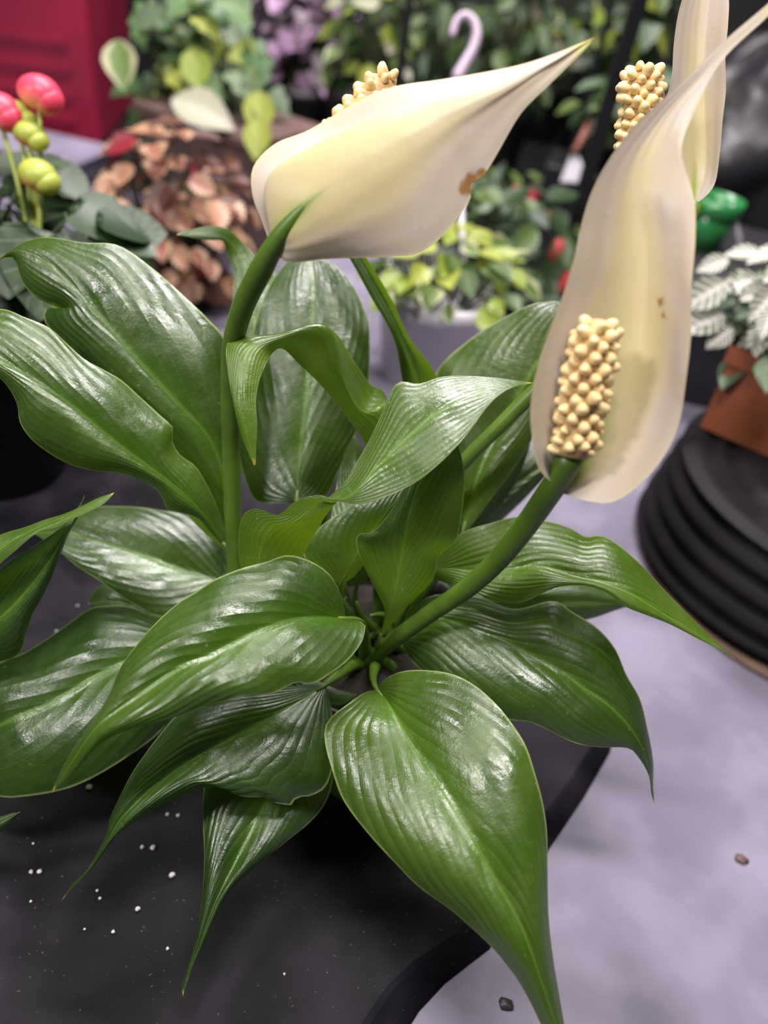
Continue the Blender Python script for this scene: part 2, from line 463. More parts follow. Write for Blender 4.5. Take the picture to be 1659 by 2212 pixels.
# upper left big leaf
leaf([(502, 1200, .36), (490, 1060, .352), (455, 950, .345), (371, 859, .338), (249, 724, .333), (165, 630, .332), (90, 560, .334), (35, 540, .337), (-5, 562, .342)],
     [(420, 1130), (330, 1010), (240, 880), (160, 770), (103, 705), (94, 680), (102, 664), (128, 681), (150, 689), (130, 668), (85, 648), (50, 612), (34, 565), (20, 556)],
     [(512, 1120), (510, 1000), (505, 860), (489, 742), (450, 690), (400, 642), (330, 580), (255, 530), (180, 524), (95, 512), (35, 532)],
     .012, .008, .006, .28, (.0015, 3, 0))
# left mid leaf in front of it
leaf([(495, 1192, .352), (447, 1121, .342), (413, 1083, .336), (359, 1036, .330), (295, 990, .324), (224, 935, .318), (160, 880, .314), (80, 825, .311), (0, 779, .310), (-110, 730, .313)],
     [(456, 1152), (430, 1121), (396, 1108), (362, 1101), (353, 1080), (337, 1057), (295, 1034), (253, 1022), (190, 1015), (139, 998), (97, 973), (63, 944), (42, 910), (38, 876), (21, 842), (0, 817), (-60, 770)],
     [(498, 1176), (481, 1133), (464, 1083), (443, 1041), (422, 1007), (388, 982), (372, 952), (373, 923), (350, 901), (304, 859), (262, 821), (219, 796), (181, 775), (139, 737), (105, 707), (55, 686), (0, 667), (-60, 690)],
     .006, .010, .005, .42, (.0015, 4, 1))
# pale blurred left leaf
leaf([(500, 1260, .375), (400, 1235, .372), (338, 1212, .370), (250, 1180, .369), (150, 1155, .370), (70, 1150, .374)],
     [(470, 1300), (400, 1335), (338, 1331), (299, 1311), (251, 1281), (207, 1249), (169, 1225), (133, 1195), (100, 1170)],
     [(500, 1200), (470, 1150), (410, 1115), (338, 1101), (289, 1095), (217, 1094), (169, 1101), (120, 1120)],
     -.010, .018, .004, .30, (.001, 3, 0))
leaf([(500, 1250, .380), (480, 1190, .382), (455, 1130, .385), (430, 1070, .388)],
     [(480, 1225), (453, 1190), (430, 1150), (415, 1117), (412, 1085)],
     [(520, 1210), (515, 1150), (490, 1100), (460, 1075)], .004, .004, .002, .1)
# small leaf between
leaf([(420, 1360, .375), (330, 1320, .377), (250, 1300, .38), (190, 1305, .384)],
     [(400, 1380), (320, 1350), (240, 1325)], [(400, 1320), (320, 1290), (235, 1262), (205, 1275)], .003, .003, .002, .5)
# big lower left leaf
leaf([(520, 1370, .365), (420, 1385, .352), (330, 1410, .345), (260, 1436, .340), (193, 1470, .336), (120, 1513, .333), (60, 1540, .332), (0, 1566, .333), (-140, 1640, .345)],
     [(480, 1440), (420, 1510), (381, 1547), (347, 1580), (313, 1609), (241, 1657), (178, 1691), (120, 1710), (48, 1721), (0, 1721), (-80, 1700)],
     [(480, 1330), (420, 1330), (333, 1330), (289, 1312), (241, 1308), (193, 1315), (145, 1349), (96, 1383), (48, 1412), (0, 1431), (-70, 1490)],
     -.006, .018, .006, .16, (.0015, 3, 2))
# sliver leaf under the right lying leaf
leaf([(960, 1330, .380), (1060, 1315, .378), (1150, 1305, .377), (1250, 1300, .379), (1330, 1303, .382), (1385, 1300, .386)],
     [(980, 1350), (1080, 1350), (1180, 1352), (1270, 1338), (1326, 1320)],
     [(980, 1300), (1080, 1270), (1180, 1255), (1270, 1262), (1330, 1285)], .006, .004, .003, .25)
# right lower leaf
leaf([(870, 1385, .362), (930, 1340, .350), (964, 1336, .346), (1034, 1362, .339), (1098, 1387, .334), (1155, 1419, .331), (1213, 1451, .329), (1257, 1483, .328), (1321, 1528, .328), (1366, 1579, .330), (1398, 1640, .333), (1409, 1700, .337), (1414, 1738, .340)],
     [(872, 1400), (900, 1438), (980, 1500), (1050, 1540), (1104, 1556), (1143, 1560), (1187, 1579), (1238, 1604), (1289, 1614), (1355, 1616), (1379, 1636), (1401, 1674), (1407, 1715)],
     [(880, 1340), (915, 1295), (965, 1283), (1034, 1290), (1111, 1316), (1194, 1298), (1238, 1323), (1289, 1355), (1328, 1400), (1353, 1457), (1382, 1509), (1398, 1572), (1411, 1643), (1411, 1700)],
     -.003, .015, .006, .20, (.0012, 4, 0))
# right lying leaf
leaf([(930, 1245, .352), (951, 1228, .348), (1040, 1232, .338), (1110, 1228, .331), (1174, 1224, .325), (1238, 1244, .321), (1302, 1260, .318), (1366, 1285, .317), (1449, 1336, .319), (1513, 1374, .323), (1558, 1401, .327), (1590, 1425, .330)],
     [(938, 1250), (1000, 1275), (1070, 1300), (1130, 1300), (1200, 1270), (1260, 1265), (1310, 1280), (1350, 1310), (1400, 1330), (1450, 1350), (1510, 1381), (1556, 1404)],
     [(935, 1225), (955, 1190), (1000, 1150), (1060, 1130), (1120, 1116), (1180, 1125), (1230, 1140), (1265, 1159), (1300, 1157), (1340, 1180), (1390, 1225), (1440, 1280), (1490, 1330), (1559, 1398)],
     -.005, .016, .004, .75, (.0014, 4, 1))
# inner leaf behind the pinched one
leaf([(735, 1262, .350), (770, 1200, .342), (810, 1140, .337), (850, 1090, .333), (900, 1030, .331)],
     [(690, 1235), (655, 1195), (690, 1140), (740, 1105), (800, 1070), (850, 1045)],
     [(765, 1245), (800, 1200), (835, 1150), (865, 1100), (890, 1060)], .004, .006, .001, .42)
leaf([(770, 1270, .362), (800, 1190, .358), (790, 1090, .36), (770, 1000, .365), (765, 940, .37)],
     [(735, 1240), (715, 1150), (725, 1060), (745, 980)],
     [(820, 1220), (840, 1130), (815, 1040), (785, 970)], .003, .004, .001, .45)
# upright dark leaf
leaf([(818, 1388, .352), (832, 1340, .344), (852, 1280, .335), (870, 1190, .325), (886, 1100, .318), (915, 1020, .314), (960, 940, .312)],
     [(822, 1365), (831, 1318), (815, 1280), (785, 1220), (769, 1175), (775, 1154), (805, 1148), (840, 1110), (868, 1062), (895, 1010), (930, 955)],
     [(830, 1368), (880, 1310), (925, 1265), (942, 1235), (946, 1207), (962, 1188), (985, 1168), (996, 1120), (1003, 1060), (1002, 1010), (988, 955), (975, 940)],
     .006, .004, .003, .22, (.001, 3, 0), root=Vector((pot_c.x+.004, pot_c.y+.004, SOILZ-.004)))
# arching leaf with hanging tip
o = rails('leaf', M_LEAF, [
    [(800, 1040, .345), (795, 975, .338), (760, 915, .328), (700, 840, .319), (650, 790, .313), (606, 752, .304), (575, 785, .297), (554, 850, .294), (555, 920, .293), (552, 1003, .294)],
    [(815, 1030, .343), (812, 940, .333), (768, 880, .322), (715, 800, .312), (668, 740, .306), (600, 737, .299), (548, 765, .2945), (528, 850, .292), (541, 940, .2925), (551, 1004, .294)],
    [(835, 1020, .347), (840, 878, .338), (785, 886, .330), (745, 810, .318), (705, 703, .309), (600, 722, .301), (520, 745, .2955), (507, 850, .2925), (527, 935, .2925), (550, 1005, .294)],
    [(845, 1020, .355), (835, 860, .352), (800, 830, .347), (768, 785, .340), (705, 705, .326), (590, 724, .308), (498, 733, .299), (492, 800, .295), (515, 920, .294), (549, 1006, .294)]], tone=1.0)
pb = P(815, 1035, .343); rt = Vector((pot_c.x, pot_c.y+.012, SOILZ-.004))
obj('petiole', *tube(curve3([rt, rt.lerp(pb, .5)+Vector((0, .004, .008)), pb], 10), [.0034]*5+[.0028]*5, 8), M_STEM, o)
# pinched, twisting leaf
o = rails('leaf', M_LEAF, [
    [(560, 1330, .335), (520, 1225, .318), (516, 1150, .308), (530, 1106, .303), (562, 1100, .300), (600, 1112, .297), (640, 1082, .293), (690, 1069, .289), (727, 1083, .286), (775, 1090, .281), (830, 1075, .278), (900, 1040, .276), (950, 1000, .276), (990, 960, .277), (1022, 920, .279), (1060, 870, .284), (1100, 840, .290), (1152, 827, .297)],
    [(590, 1335, .333), (560, 1240, .318), (565, 1180, .309), (580, 1150, .303), (600, 1135, .300), (630, 1130, .297), (665, 1105, .294), (700, 1080, .290), (727, 1083, .287), (770, 1060, .283), (815, 1010, .282), (865, 960, .282), (910, 920, .282), (955, 885, .283), (1000, 862, .286), (1050, 845, .289), (1100, 833, .292), (1152, 827, .297)],
    [(630, 1340, .338), (640, 1240, .326), (655, 1200, .318), (668, 1175, .311), (680, 1155, .306), (690, 1138, .302), (703, 1115, .298), (716, 1098, .293), (728, 1082, .289), (752, 1030, .289), (790, 965, .290), (825, 895, .291), (857, 828, .292), (905, 829, .292), (955, 814, .293), (1010, 812, .294), (1080, 817, .295), (1152, 827, .297)]], tone=.5)
pb = P(590, 1335, .333); rt = Vector((pot_c.x-.012, pot_c.y+.006, SOILZ-.004))
obj('petiole', *tube(curve3([rt, rt.lerp(pb, .5)+Vector((0, 0, .01)), pb], 10), [.0034]*5+[.0026]*5, 8), M_STEM, o)
# small low leaves near the soil
leaf([(640, 1470, .355), (690, 1510, .352), (740, 1520, .35), (770, 1500, .35)], [(670, 1520), (720, 1540)], [(680, 1470), (730, 1490)], .003, .003, .001, .12)
leaf([(720, 1640, .358), (725, 1690, .35), (745, 1735, .345)], [(690, 1670), (700, 1700)], [(760, 1660), (770, 1700)], .003, .003, .001, .35)
# lower middle leaves, hanging toward the camera
leaf([(640, 1560, .350), (610, 1660, .336), (560, 1760, .323), (510, 1860, .313), (465, 1950, .305), (430, 2040, .299), (408, 2110, .294), (395, 2152, .291)],
     [(500, 1600), (445, 1680), (439, 1770), (441, 1840), (439, 1910), (431, 1982), (419, 2045), (401, 2103), (393, 2132)],
     [(720, 1620), (718, 1690), (699, 1741), (665, 1780), (612, 1823), (554, 1871), (506, 1915), (472, 1972), (444, 2035), (420, 2083), (400, 2130)],
     .005, .006, .004, .18, (.001, 3, 0))
leaf([(705, 1480, .338), (600, 1540, .320), (500, 1590, .311), (410, 1640, .305), (330, 1700, .301), (262, 1765, .299), (232, 1815, .299), (190, 1880, .300), (132, 1946, .302)],
     [(660, 1480), (520, 1490), (420, 1520), (381, 1546), (338, 1596), (289, 1664), (256, 1727), (236, 1772), (226, 1810), (190, 1876), (158, 1908)],
     [(725, 1600), (709, 1690), (675, 1718), (640, 1723), (632, 1739), (590, 1733), (577, 1722), (530, 1722), (500, 1712), (468, 1698), (424, 1707), (376, 1727), (328, 1751), (265, 1794), (241, 1818), (203, 1871), (162, 1912)],
     .012, .002, .006, .17, (.0014, 3, 0))
# large left front leaf
leaf([(748, 1336, .318), (685, 1334, .302), (617, 1344, .292), (530, 1378, .284), (458, 1416, .279), (386, 1445, .275), (313, 1494, .272), (251, 1537, .271), (207, 1571, .271), (164, 1632, .273), (112, 1713, .277)],
     [(785, 1345), (788, 1362), (781, 1388), (752, 1426), (714, 1455), (676, 1477), (641, 1474), (588, 1498), (530, 1503), (463, 1520), (386, 1547), (333, 1561), (270, 1580), (222, 1604), (183, 1643), (149, 1682), (122, 1702)],
     [(742, 1310), (735, 1282), (714, 1243), (675, 1214), (622, 1199), (574, 1214), (521, 1228), (463, 1252), (419, 1281), (386, 1301), (338, 1344), (299, 1388), (260, 1441), (241, 1489), (212, 1542), (178, 1590), (149, 1633), (120, 1690)],
     -.003, .016, .006, .42, (.0015, 4, 0))
# front leaf hanging to the bottom edge
leaf([(815, 1490, .330), (840, 1520, .318), (868, 1572, .306), (906, 1636, .296), (951, 1700, .287), (989, 1764, .280), (1034, 1834, .274), (1072, 1904, .270), (1111, 1968, .267), (1149, 2057, .265), (1174, 2134, .265), (1200, 2212, .266), (1232, 2320, .269)],
     [(790, 1495), (752, 1520), (706, 1560), (702, 1604), (715, 1655), (740, 1726), (791, 1796), (855, 1866), (906, 1917), (977, 1968), (1034, 2019), (1072, 2057), (1117, 2115), (1149, 2172), (1168, 2212), (1205, 2280)],
     [(830, 1468), (862, 1452), (906, 1447), (970, 1454), (1021, 1477), (1066, 1515), (1104, 1560), (1136, 1611), (1155, 1668), (1171, 1726), (1181, 1789), (1183, 1866), (1184, 1949), (1188, 2013), (1197, 2083), (1210, 2160), (1219, 2212), (1232, 2280)],
     .009, .009, .006, .52, (.001, 4, 0))
# extra petiole sheaths in the crown
for k, (x, y, d, lean) in enumerate(((770, 1300, .36, -.01), (800, 1330, .355, .0), (780, 1360, .35, -.006), (835, 1350, .36, .008), (750, 1290, .37, -.01), (745, 1330, .36, -.01))):
    e = P(x, y, d); b = Vector((pot_c.x+.02*math.cos(k*1.1), pot_c.y+.018*math.sin(k*1.1), SOILZ-.005))
    o = obj('leaf_sheath', *tube(curve3([b, b.lerp(e, .55)+Vector((lean, 0, .005)), e], 10), [.0040-.00038*i for i in range(10)], 8), M_STEM, LILY)

# ---- flower stalks, spathes, spadices
def stalk(pts, r0_, r1_, fade=0):
    c = cr([tuple(P(*p)) for p in pts], 44); rr = [r0_+(r1_-r0_)*i/43 for i in range(44)]
    for k in range(fade): rr[43-k] *= max(.06, (k/fade)**.8)
    return obj('flower_stalk', *tube(c, rr, 14), M_STEM, LILY)
stalk([(600, 1420, .375), (520, 1290, .362), (505, 1150, .345), (500, 1000, .333), (497, 850, .318), (500, 760, .306), (522, 670, .290), (560, 590, .276), (598, 522, .2655), (636, 472, .2604), (668, 440, .2576), (712, 402, .2552)], .0034, .0049, 11)
stalk([(790, 1440, .375), (845, 1388, .352), (930, 1325, .332), (1010, 1270, .316), (1080, 1205, .300), (1140, 1130, .283), (1185, 1065, .267), (1212, 1025, .258), (1240, 975, .2525)], .0036, .0047)
stalk([(850, 1300, .385), (900, 1120, .375), (1000, 1000, .358), (1075, 925, .348), (1150, 850, .340), (1260, 750, .332), (1380, 620, .325), (1470, 500, .32), (1498, 440, .318)], .0032, .0040)

def bruise(o, spots):
    at = o.data.attributes.new('bruise', 'FLOAT', 'POINT')
    off = ROOT[o.name]
    for i, v in enumerate(o.data.vertices):
        p = Vector(v.co) + off - CAM
        d = p.dot(fwd); px = 829.5 + FPX*p.dot(right)/d; py = 1106 - FPX*p.dot(up)/d
        m = 0.0
        for x, y, r_, k in spots: m = max(m, k*max(0.0, 1 - math.hypot(px-x, py-y)/r_))
        at.data[i].value = m
# right, nearest flower
o = rails('spathe', M_SPATHE, [
    [(1212, 1058, .262), (1165, 1015, .252), (1150, 950, .246), (1146, 880, .242), (1159, 800, .239), (1185, 720, .237), (1215, 640, .236), (1237, 570, .236), (1255, 490, .237), (1276, 420, .238), (1312, 350, .240), (1370, 272, .242), (1430, 215, .243), (1490, 160, .244), (1565, 88, .244), (1659, 8, .243), (1720, -45, .242)],
    [(1213, 1060, .262), (1200, 1010, .259), (1205, 950, .256), (1215, 880, .254), (1235, 800, .252), (1255, 720, .251), (1280, 640, .250), (1300, 570, .249), (1310, 490, .248), (1320, 420, .247), (1345, 350, .246), (1395, 280, .246), (1445, 222, .245), (1502, 163, .2445), (1570, 92, .244), (1660, 12, .243), (1720, -43, .242)],
    [(1214, 1061, .262), (1255, 1010, .262), (1290, 950, .262), (1320, 880, .261), (1345, 800, .260), (1362, 720, .259), (1375, 640, .257), (1380, 570, .255), (1375, 490, .253), (1375, 420, .250), (1388, 350, .248), (1420, 285, .247), (1462, 225, .246), (1515, 163, .245), (1574, 96, .244), (1660, 18, .243), (1720, -40, .242)],
    [(1215, 1063, .262), (1270, 1050, .259), (1335, 1000, .257), (1390, 930, .255), (1420, 850, .253), (1435, 760, .251), (1440, 670, .249), (1443, 590, .248), (1440, 510, .247), (1432, 440, .246), (1432, 370, .246), (1442, 300, .2455), (1470, 240, .245), (1525, 168, .2445), (1578, 102, .244), (1660, 24, .243), (1720, -37, .242)],
    [(1216, 1066, .262), (1268, 1082, .256), (1325, 1084, .252), (1385, 1043, .248), (1437, 980, .244), (1468, 910, .241), (1482, 820, .239), (1493, 720, .238), (1494, 620, .238), (1502, 520, .239), (1501, 441, .240), (1487, 385, .242), (1472, 320, .243), (1500, 240, .244), (1560, 130, .244), (1660, 34, .243), (1720, -34, .242)]])
bruise(o, [(1428, 650, 22, 1), (1436, 680, 18, 1), (1478, 570, 16, .8), (1308, 470, 12, .8), (1345, 530, 8, .7)])
bpy.data.objects[o.name]['label'] = 'cream spathe facing the camera on the right'
# left flower seen from its back
o = rails('spathe', M_SPATHE, [
    [(583, 525, .268), (566, 480, .270), (546, 425, .271), (543, 375, .272), (560, 340, .273), (600, 307, .274), (660, 284, .274), (720, 250, .273), (790, 209, .271), (860, 185, .269), (950, 172, .266), (1050, 155, .262), (1130, 138, .258), (1200, 115, .254), (1250, 95, .251), (1283, 82, .249)],
    [(586, 527, .2675), (579, 480, .267), (573, 432, .2665), (580, 393, .267), (604, 366, .2675), (645, 344, .268), (702, 317, .268), (757, 292, .267), (822, 261, .265), (892, 230, .262), (971, 202, .2585), (1060, 174, .256), (1135, 149, .2535), (1202, 120, .252), (1251, 97, .250), (1283, 82, .249)],
    [(587, 527, .267), (580, 480, .264), (575, 430, .262), (582, 390, .261), (605, 360, .260), (645, 335, .259), (700, 305, .258), (755, 280, .257), (820, 250, .256), (890, 222, .255), (970, 197, .254), (1060, 172, .253), (1135, 148, .252), (1202, 120, .251), (1251, 97, .250), (1283, 82, .249)],
    [(590, 529, .266), (610, 500, .2615), (640, 465, .258), (670, 435, .2555), (705, 408, .254), (745, 380, .253), (790, 350, .252), (840, 320, .2515), (895, 288, .251), (950, 258, .251), (1010, 228, .2505), (1080, 195, .250), (1145, 160, .250), (1205, 127, .249), (1252, 99, .249), (1283, 83, .249)],
    [(595, 535, .267), (628, 535, .263), (680, 520, .260), (730, 500, .258), (780, 478, .257), (830, 452, .256), (880, 420, .255), (920, 385, .2545), (955, 345, .254), (990, 305, .2535), (1040, 262, .253), (1100, 212, .252), (1155, 170, .251), (1208, 132, .250), (1253, 101, .2495), (1283, 83, .249)],
    [(598, 545, .268), (622, 567, .267), (700, 560, .266), (780, 557, .265), (850, 555, .264), (905, 548, .263), (950, 515, .262), (990, 470, .261), (1016, 430, .260), (1018, 396, .2595), (1044, 380, .2585), (1075, 330, .257), (1125, 245, .254), (1182, 187, .2515), (1242, 128, .250), (1284, 84, .249)]], vm=.6)
o['stripe'] = 0.9
bruise(o, [(1018, 395, 42, 1.2), (1040, 375, 25, 1.0), (815, 265, 14, .9), (790, 270, 10, .8), (1005, 410, 30, 1)])
# third flower, behind
o = rails('spathe', M_SPATHE, [
    [(1494, 445, .320), (1440, 400, .317), (1420, 330, .315), (1430, 250, .313), (1450, 170, .311), (1455, 100, .309), (1463, 40, .308), (1476, -10, .308), (1500, -80, .308), (1535, -160, .310)],
    [(1497, 445, .320), (1480, 390, .322), (1470, 320, .322), (1470, 250, .320), (1480, 170, .318), (1485, 100, .316), (1490, 40, .314), (1500, -10, .313), (1515, -80, .312), (1535, -160, .310)],
    [(1500, 444, .320), (1520, 380, .323), (1522, 310, .323), (1518, 240, .322), (1518, 170, .320), (1520, 100, .318), (1524, 40, .316), (1528, -10, .314), (1530, -80, .312), (1535, -160, .310)],
    [(1502, 442, .320), (1542, 402, .317), (1555, 330, .315), (1561, 260, .313), (1568, 195, .311), (1567, 120, .309), (1573, 50, .308), (1574, -10, .308), (1560, -80, .309), (1535, -160, .310)]])
bruise(o, [(1530, 30, 12, .7), (1540, 60, 10, .7)])

def floret_mesh():
    vs, fs = [], []
    prof = [(0.0, -.3), (.82, -.3), (1.0, 0.0), (.93, .32), (.62, .68), (.40, .80), (0.0, .86)]
    seg = 9
    for r_, z in prof:
        for k in range(seg):
            a = 2*math.pi*k/seg; rr = r_*(1+.07*math.cos(3*a))
            vs.append((rr*math.cos(a), rr*math.sin(a), z))
    for i in range(len(prof)-1):
        for k in range(seg): fs.append((i*seg+k, i*seg+(k+1) % seg, (i+1)*seg+(k+1) % seg, (i+1)*seg+k))
    me = bpy.data.meshes.new('floret'); me.from_pydata(vs, [], fs); me.materials.append(M_FLORET)
    me.polygons.foreach_set('use_smooth', [True]*len(me.polygons)); return me
FLORET = floret_mesh()
def spadix(p0, p1, rad, n, fr, base=True):
    jit = random.Random(int(p0[0]))
    a, b = P(*p0), P(*p1); ax = (b-a); L = ax.length; ax.normalize()
    e1 = ax.orthogonal().normalized(); e2 = ax.cross(e1)
    prof = [(s, rad*.80*min(1, (max(0.0, 1-(s-.86)/.16))**.5 if s > .86 else 1)*(.85+.3*s*(1-s)+.08)) for s in [i/15 for i in range(16)]]
    o = obj('spadix', *tube([a+ax*L*s for s, _ in prof], [max(r_, .0004) for _, r_ in prof], 14), M_CORE, LILY)
    off = ROOT[o.name]
    g = math.pi*(3-math.sqrt(5))
    for k in range(n):
        s = min(.985, .02 + .95*(k+.5)/n + jit.uniform(-.012, .012)); th = k*g + jit.uniform(-.16, .16)
        r_ = rad*.80*(1 if s < .86 else math.sqrt(max(0, 1-((s-.86)/.15)**2)))*(.93+.3*s*(1-s))
        nrm = (e1*math.cos(th)+e2*math.sin(th))
        if s > .86: nrm = (nrm + ax*((s-.86)/.14)*1.6).normalized()
        p = a + ax*L*s + (e1*math.cos(th)+e2*math.sin(th))*r_ - off
        sc = fr*jit.uniform(.78, 1.15)
        q = nrm.to_track_quat('Z', 'Y')
        f = bpy.data.objects.new('floret', FLORET); COL.objects.link(f); f.parent = o
        f.matrix_local = Matrix.Translation(p) @ q.to_matrix().to_4x4() @ Matrix.Diagonal((sc, sc, sc*jit.uniform(1.3, 2.0), 1))
    return o
spadix((1236, 985, .2515), (1296, 690, .240), .0076, 92, .00215)
spadix((655, 395, .280), (848, 165, .292), .0080, 92, .0021)
spadix((1375, 380, .303), (1388, 145, .298), .0086, 96, .0022)

# ------------------------------------------------------------------ neighbour plant on the left (its leaves reach in)
nb = on_z(-420, 1420, SH)
NB = thing('potted_peace_lily', nb, 'leaves of a second peace lily reaching in at the left edge', 'potted plant')
obj('pot', *lathe([(0, 0), (.042, 0), (.05, .075), (.054, .076), (.054, .083), (.05, .082), (.048, .07), (0, .068)], nb, 32), M_BLACK, NB)
nroot = Vector((nb.x, nb.y, SH+.065))
leaf([(-160, 1450, .330), (-70, 1390, .322), (0, 1335, .317), (50, 1285, .315), (99, 1223, .314), (149, 1140, .316), (184, 1068, .320)],
     [(-110, 1470), (-30, 1440), (30, 1420), (48, 1400), (57, 1367), (70, 1327), (87, 1297), (109, 1253), (119, 1228), (134, 1190), (149, 1153), (174, 1105)],
     [(-150, 1380), (-80, 1290), (0, 1228), (25, 1208), (62, 1186), (99, 1163), (139, 1131), (166, 1098)], .006, .005, .003, .14, (.001, 3, 0), root=nroot, parent=NB)
leaf([(-160, 1330, .315), (-70, 1240, .308), (0, 1185, .304), (60, 1150, .303), (130, 1118, .304), (190, 1090, .306), (247, 1064, .309)],
     [(-130, 1350), (-60, 1280), (0, 1218), (37, 1186), (82, 1150), (124, 1137), (174, 1113), (224, 1088)],
     [(-150, 1280), (-80, 1200), (0, 1156), (50, 1140), (99, 1122), (149, 1106), (211, 1076)], -.004, .008, .001, .6, root=nroot, parent=NB)
leaf([(-150, 1830, .31), (-60, 1800, .31), (0, 1778, .31), (44, 1754, .312)], [(-60, 1840), (0, 1798), (25, 1775)], [(-60, 1775), (0, 1764), (25, 1757)], .003, .003, .001, .15, root=nroot, parent=NB)

# ------------------------------------------------------------------ perlite grains and crumbs
for (x, y, r_) in ((193, 1703, .0016), (308, 1831, .0012), (331, 1833, .0014), (68, 1885, .0011), (86, 1885, .0013), (372, 1892, .0015), (298, 1965, .0013),
                   (362, 1761, .0010), (385, 1763, .0010), (210, 1925, .0008), (216, 1942, .0008), (67, 1948, .0007), (245, 2014, .0009), (362, 2050, .0008),
                   (72, 1823, .0006), (614, 2105, .0006), (183, 2008, .0006), (168, 1310, .0008), (122, 1365, .0008)):
    c = on_z(x, y, SH) + Vector((0, 0, r_*.75)); vs, fs = [], []
    for i in range(5):
        for k in range(7):
            th = math.pi*i/4; ph = 2*math.pi*k/7; q = r_*random.uniform(.75, 1.15)
            vs.append(c + Vector((q*math.sin(th)*math.cos(ph), q*math.sin(th)*math.sin(ph), .85*q*math.cos(th))))
    for i in range(4):
        for k in range(7): fs.append((i*7+k, i*7+(k+1) % 7, (i+1)*7+(k+1) % 7, (i+1)*7+k))
    tag(obj('perlite_grain', vs, fs, M_PERL), 'tiny white perlite grain lying on the black liner sheet', 'grain', 'perlite grains on the liner')
def lump(name, x, y, r_, mat, label, cat):
    c = on_z(x, y, 0.0) + Vector((0, 0, r_*.3)); vs, fs = [], []
    for i in range(6):
        for k in range(9):
            th = math.pi*i/5; ph = 2*math.pi*k/9; q = r_*random.uniform(.7, 1.2)
            vs.append(c + Vector((1.4*q*math.sin(th)*math.cos(ph), q*math.sin(th)*math.sin(ph), .4*q*math.cos(th))))
    for i in range(5):
        for k in range(9): fs.append((i*9+k, i*9+(k+1) % 9, (i+1)*9+(k+1) % 9, (i+1)*9+k))
    tag(obj(name, vs, fs, mat), label, cat)
lump('soil_crumb', 1601, 1857, .0028, M_BROWN, 'small brown soil crumb on the lavender table near the right edge', 'crumb')
lump('soil_crumb', 1092, 2170, .0028, M_DARKGREY, 'small grey crumb on the lavender table by the front leaf tip', 'crumb')


# ------------------------------------------------------------------ background plants
def leaf_mesh(name, outline, fold, mats, nseg=None, droop=.12):
    """outline: (t along, half width); unit length along +Y, normal +Z"""
    vs, fs = [], []
    for t, h in outline:
        z0 = -droop*t*t
        for v in (-1, -.5, 0, .5, 1):
            vs.append((v*h, t, z0 + fold*abs(v)*h - .25*fold*h*(abs(v) == .5)))
    n = len(outline)
    for i in range(n-1):
        for j in range(4): fs.append((i*5+j, i*5+j+1, (i+1)*5+j+1, (i+1)*5+j))
    out = []
    for m in mats:
        me = bpy.data.meshes.new(name); me.from_pydata(vs, [], fs); me.materials.append(m)
        me.polygons.foreach_set('use_smooth', [True]*len(me.polygons))
        lay = me.uv_layers.new(name='UVMap')
        for lp in me.loops:
            i, j = divmod(lp.vertex_index, 5); lay.data[lp.index].uv = (outline[i][0], j/4)
        out.append(me)
    return out
OV = [(0, .01), (.08, .14), (.25, .30), (.45, .36), (.65, .30), (.85, .15), (1, .01)]
IVY = [(0, .02), (-.06, .22), (.02, .42), (.16, .48), (.28, .34), (.45, .40), (.55, .36), (.66, .22), (.85, .12), (1, .01)]
RND = [(-.02, .05), (-.10, .26), (.05, .48), (.25, .54), (.45, .50), (.62, .42), (.78, .30), (.92, .14), (1, .01)]
LNC = [(0, .02), (.1, .10), (.3, .17), (.5, .18), (.7, .13), (.88, .06), (1, .005)]
FRL = [(0, .03), (.07, .24), (.12, .17), (.20, .36), (.26, .27), (.35, .43), (.41, .31), (.50, .44), (.56, .30), (.65, .36), (.71, .22), (.80, .25), (.86, .12), (1, .01)]
def leafmat(name, c1, c2, vein=None, veinw=.12, rough=.45, tr=None, edge=None):
    t = NT(name); uv = t.n('ShaderNodeUVMap'); sep = t.n('ShaderNodeSeparateXYZ'); t.l(uv.outputs[0], sep.inputs[0])
    U, V = sep.outputs[0], sep.outputs[1]
    s = t.math('MULTIPLY', t.math('ABSOLUTE', t.math('SUBTRACT', V, .5)), 2.0)
    co = t.geo(); rnd = t.n('ShaderNodeObjectInfo').outputs['Random']
    f = t.ramp(t.math('ADD', t.noise(4, 3, co), t.math('MULTIPLY', t.math('SUBTRACT', rnd, .5), .5)), .3, .7)
    base = t.mix(f, c1, c2)
    if edge:
        base = t.mix(t.ramp(t.math('ADD', s, t.math('MULTIPLY', t.noise(5, 3, co), .7)), .8, 1.15), base, edge)
    if vein:
        w_ = t.math('PINGPONG', t.math('MULTIPLY', t.math('SUBTRACT', U, t.math('MULTIPLY', s, .25)), 6.0), .5)
        vm = t.math('MAXIMUM', t.math('SUBTRACT', 1.0, t.ramp(w_, .04, veinw+.06)), t.math('SUBTRACT', 1.0, t.ramp(s, .04, veinw)))
        base = t.mix(t.math('MULTIPLY', vm, .85), base, vein)
    t.l(base, t.b.inputs['Base Color']); t.b.inputs['Roughness'].default_value = rough
    trn = t.n('ShaderNodeBsdfTranslucent'); t.l(base, trn.inputs[0])
    mx = t.n('ShaderNodeMixShader'); mx.inputs[0].default_value = .3
    t.l(t.b.outputs[0], mx.inputs[1]); t.l(trn.outputs[0], mx.inputs[2]); t.l(mx.outputs[0], t.out.inputs[0])
    return t.m
G_DARK = leafmat('foliage_dark', (0.018, 0.045, 0.014), (0.035, 0.075, 0.022))
G_MID = leafmat('foliage_mid', (0.065, 0.12, 0.03), (0.12, 0.18, 0.05))
G_GREY = leafmat('foliage_grey', (0.10, 0.16, 0.09), (0.17, 0.23, 0.14))
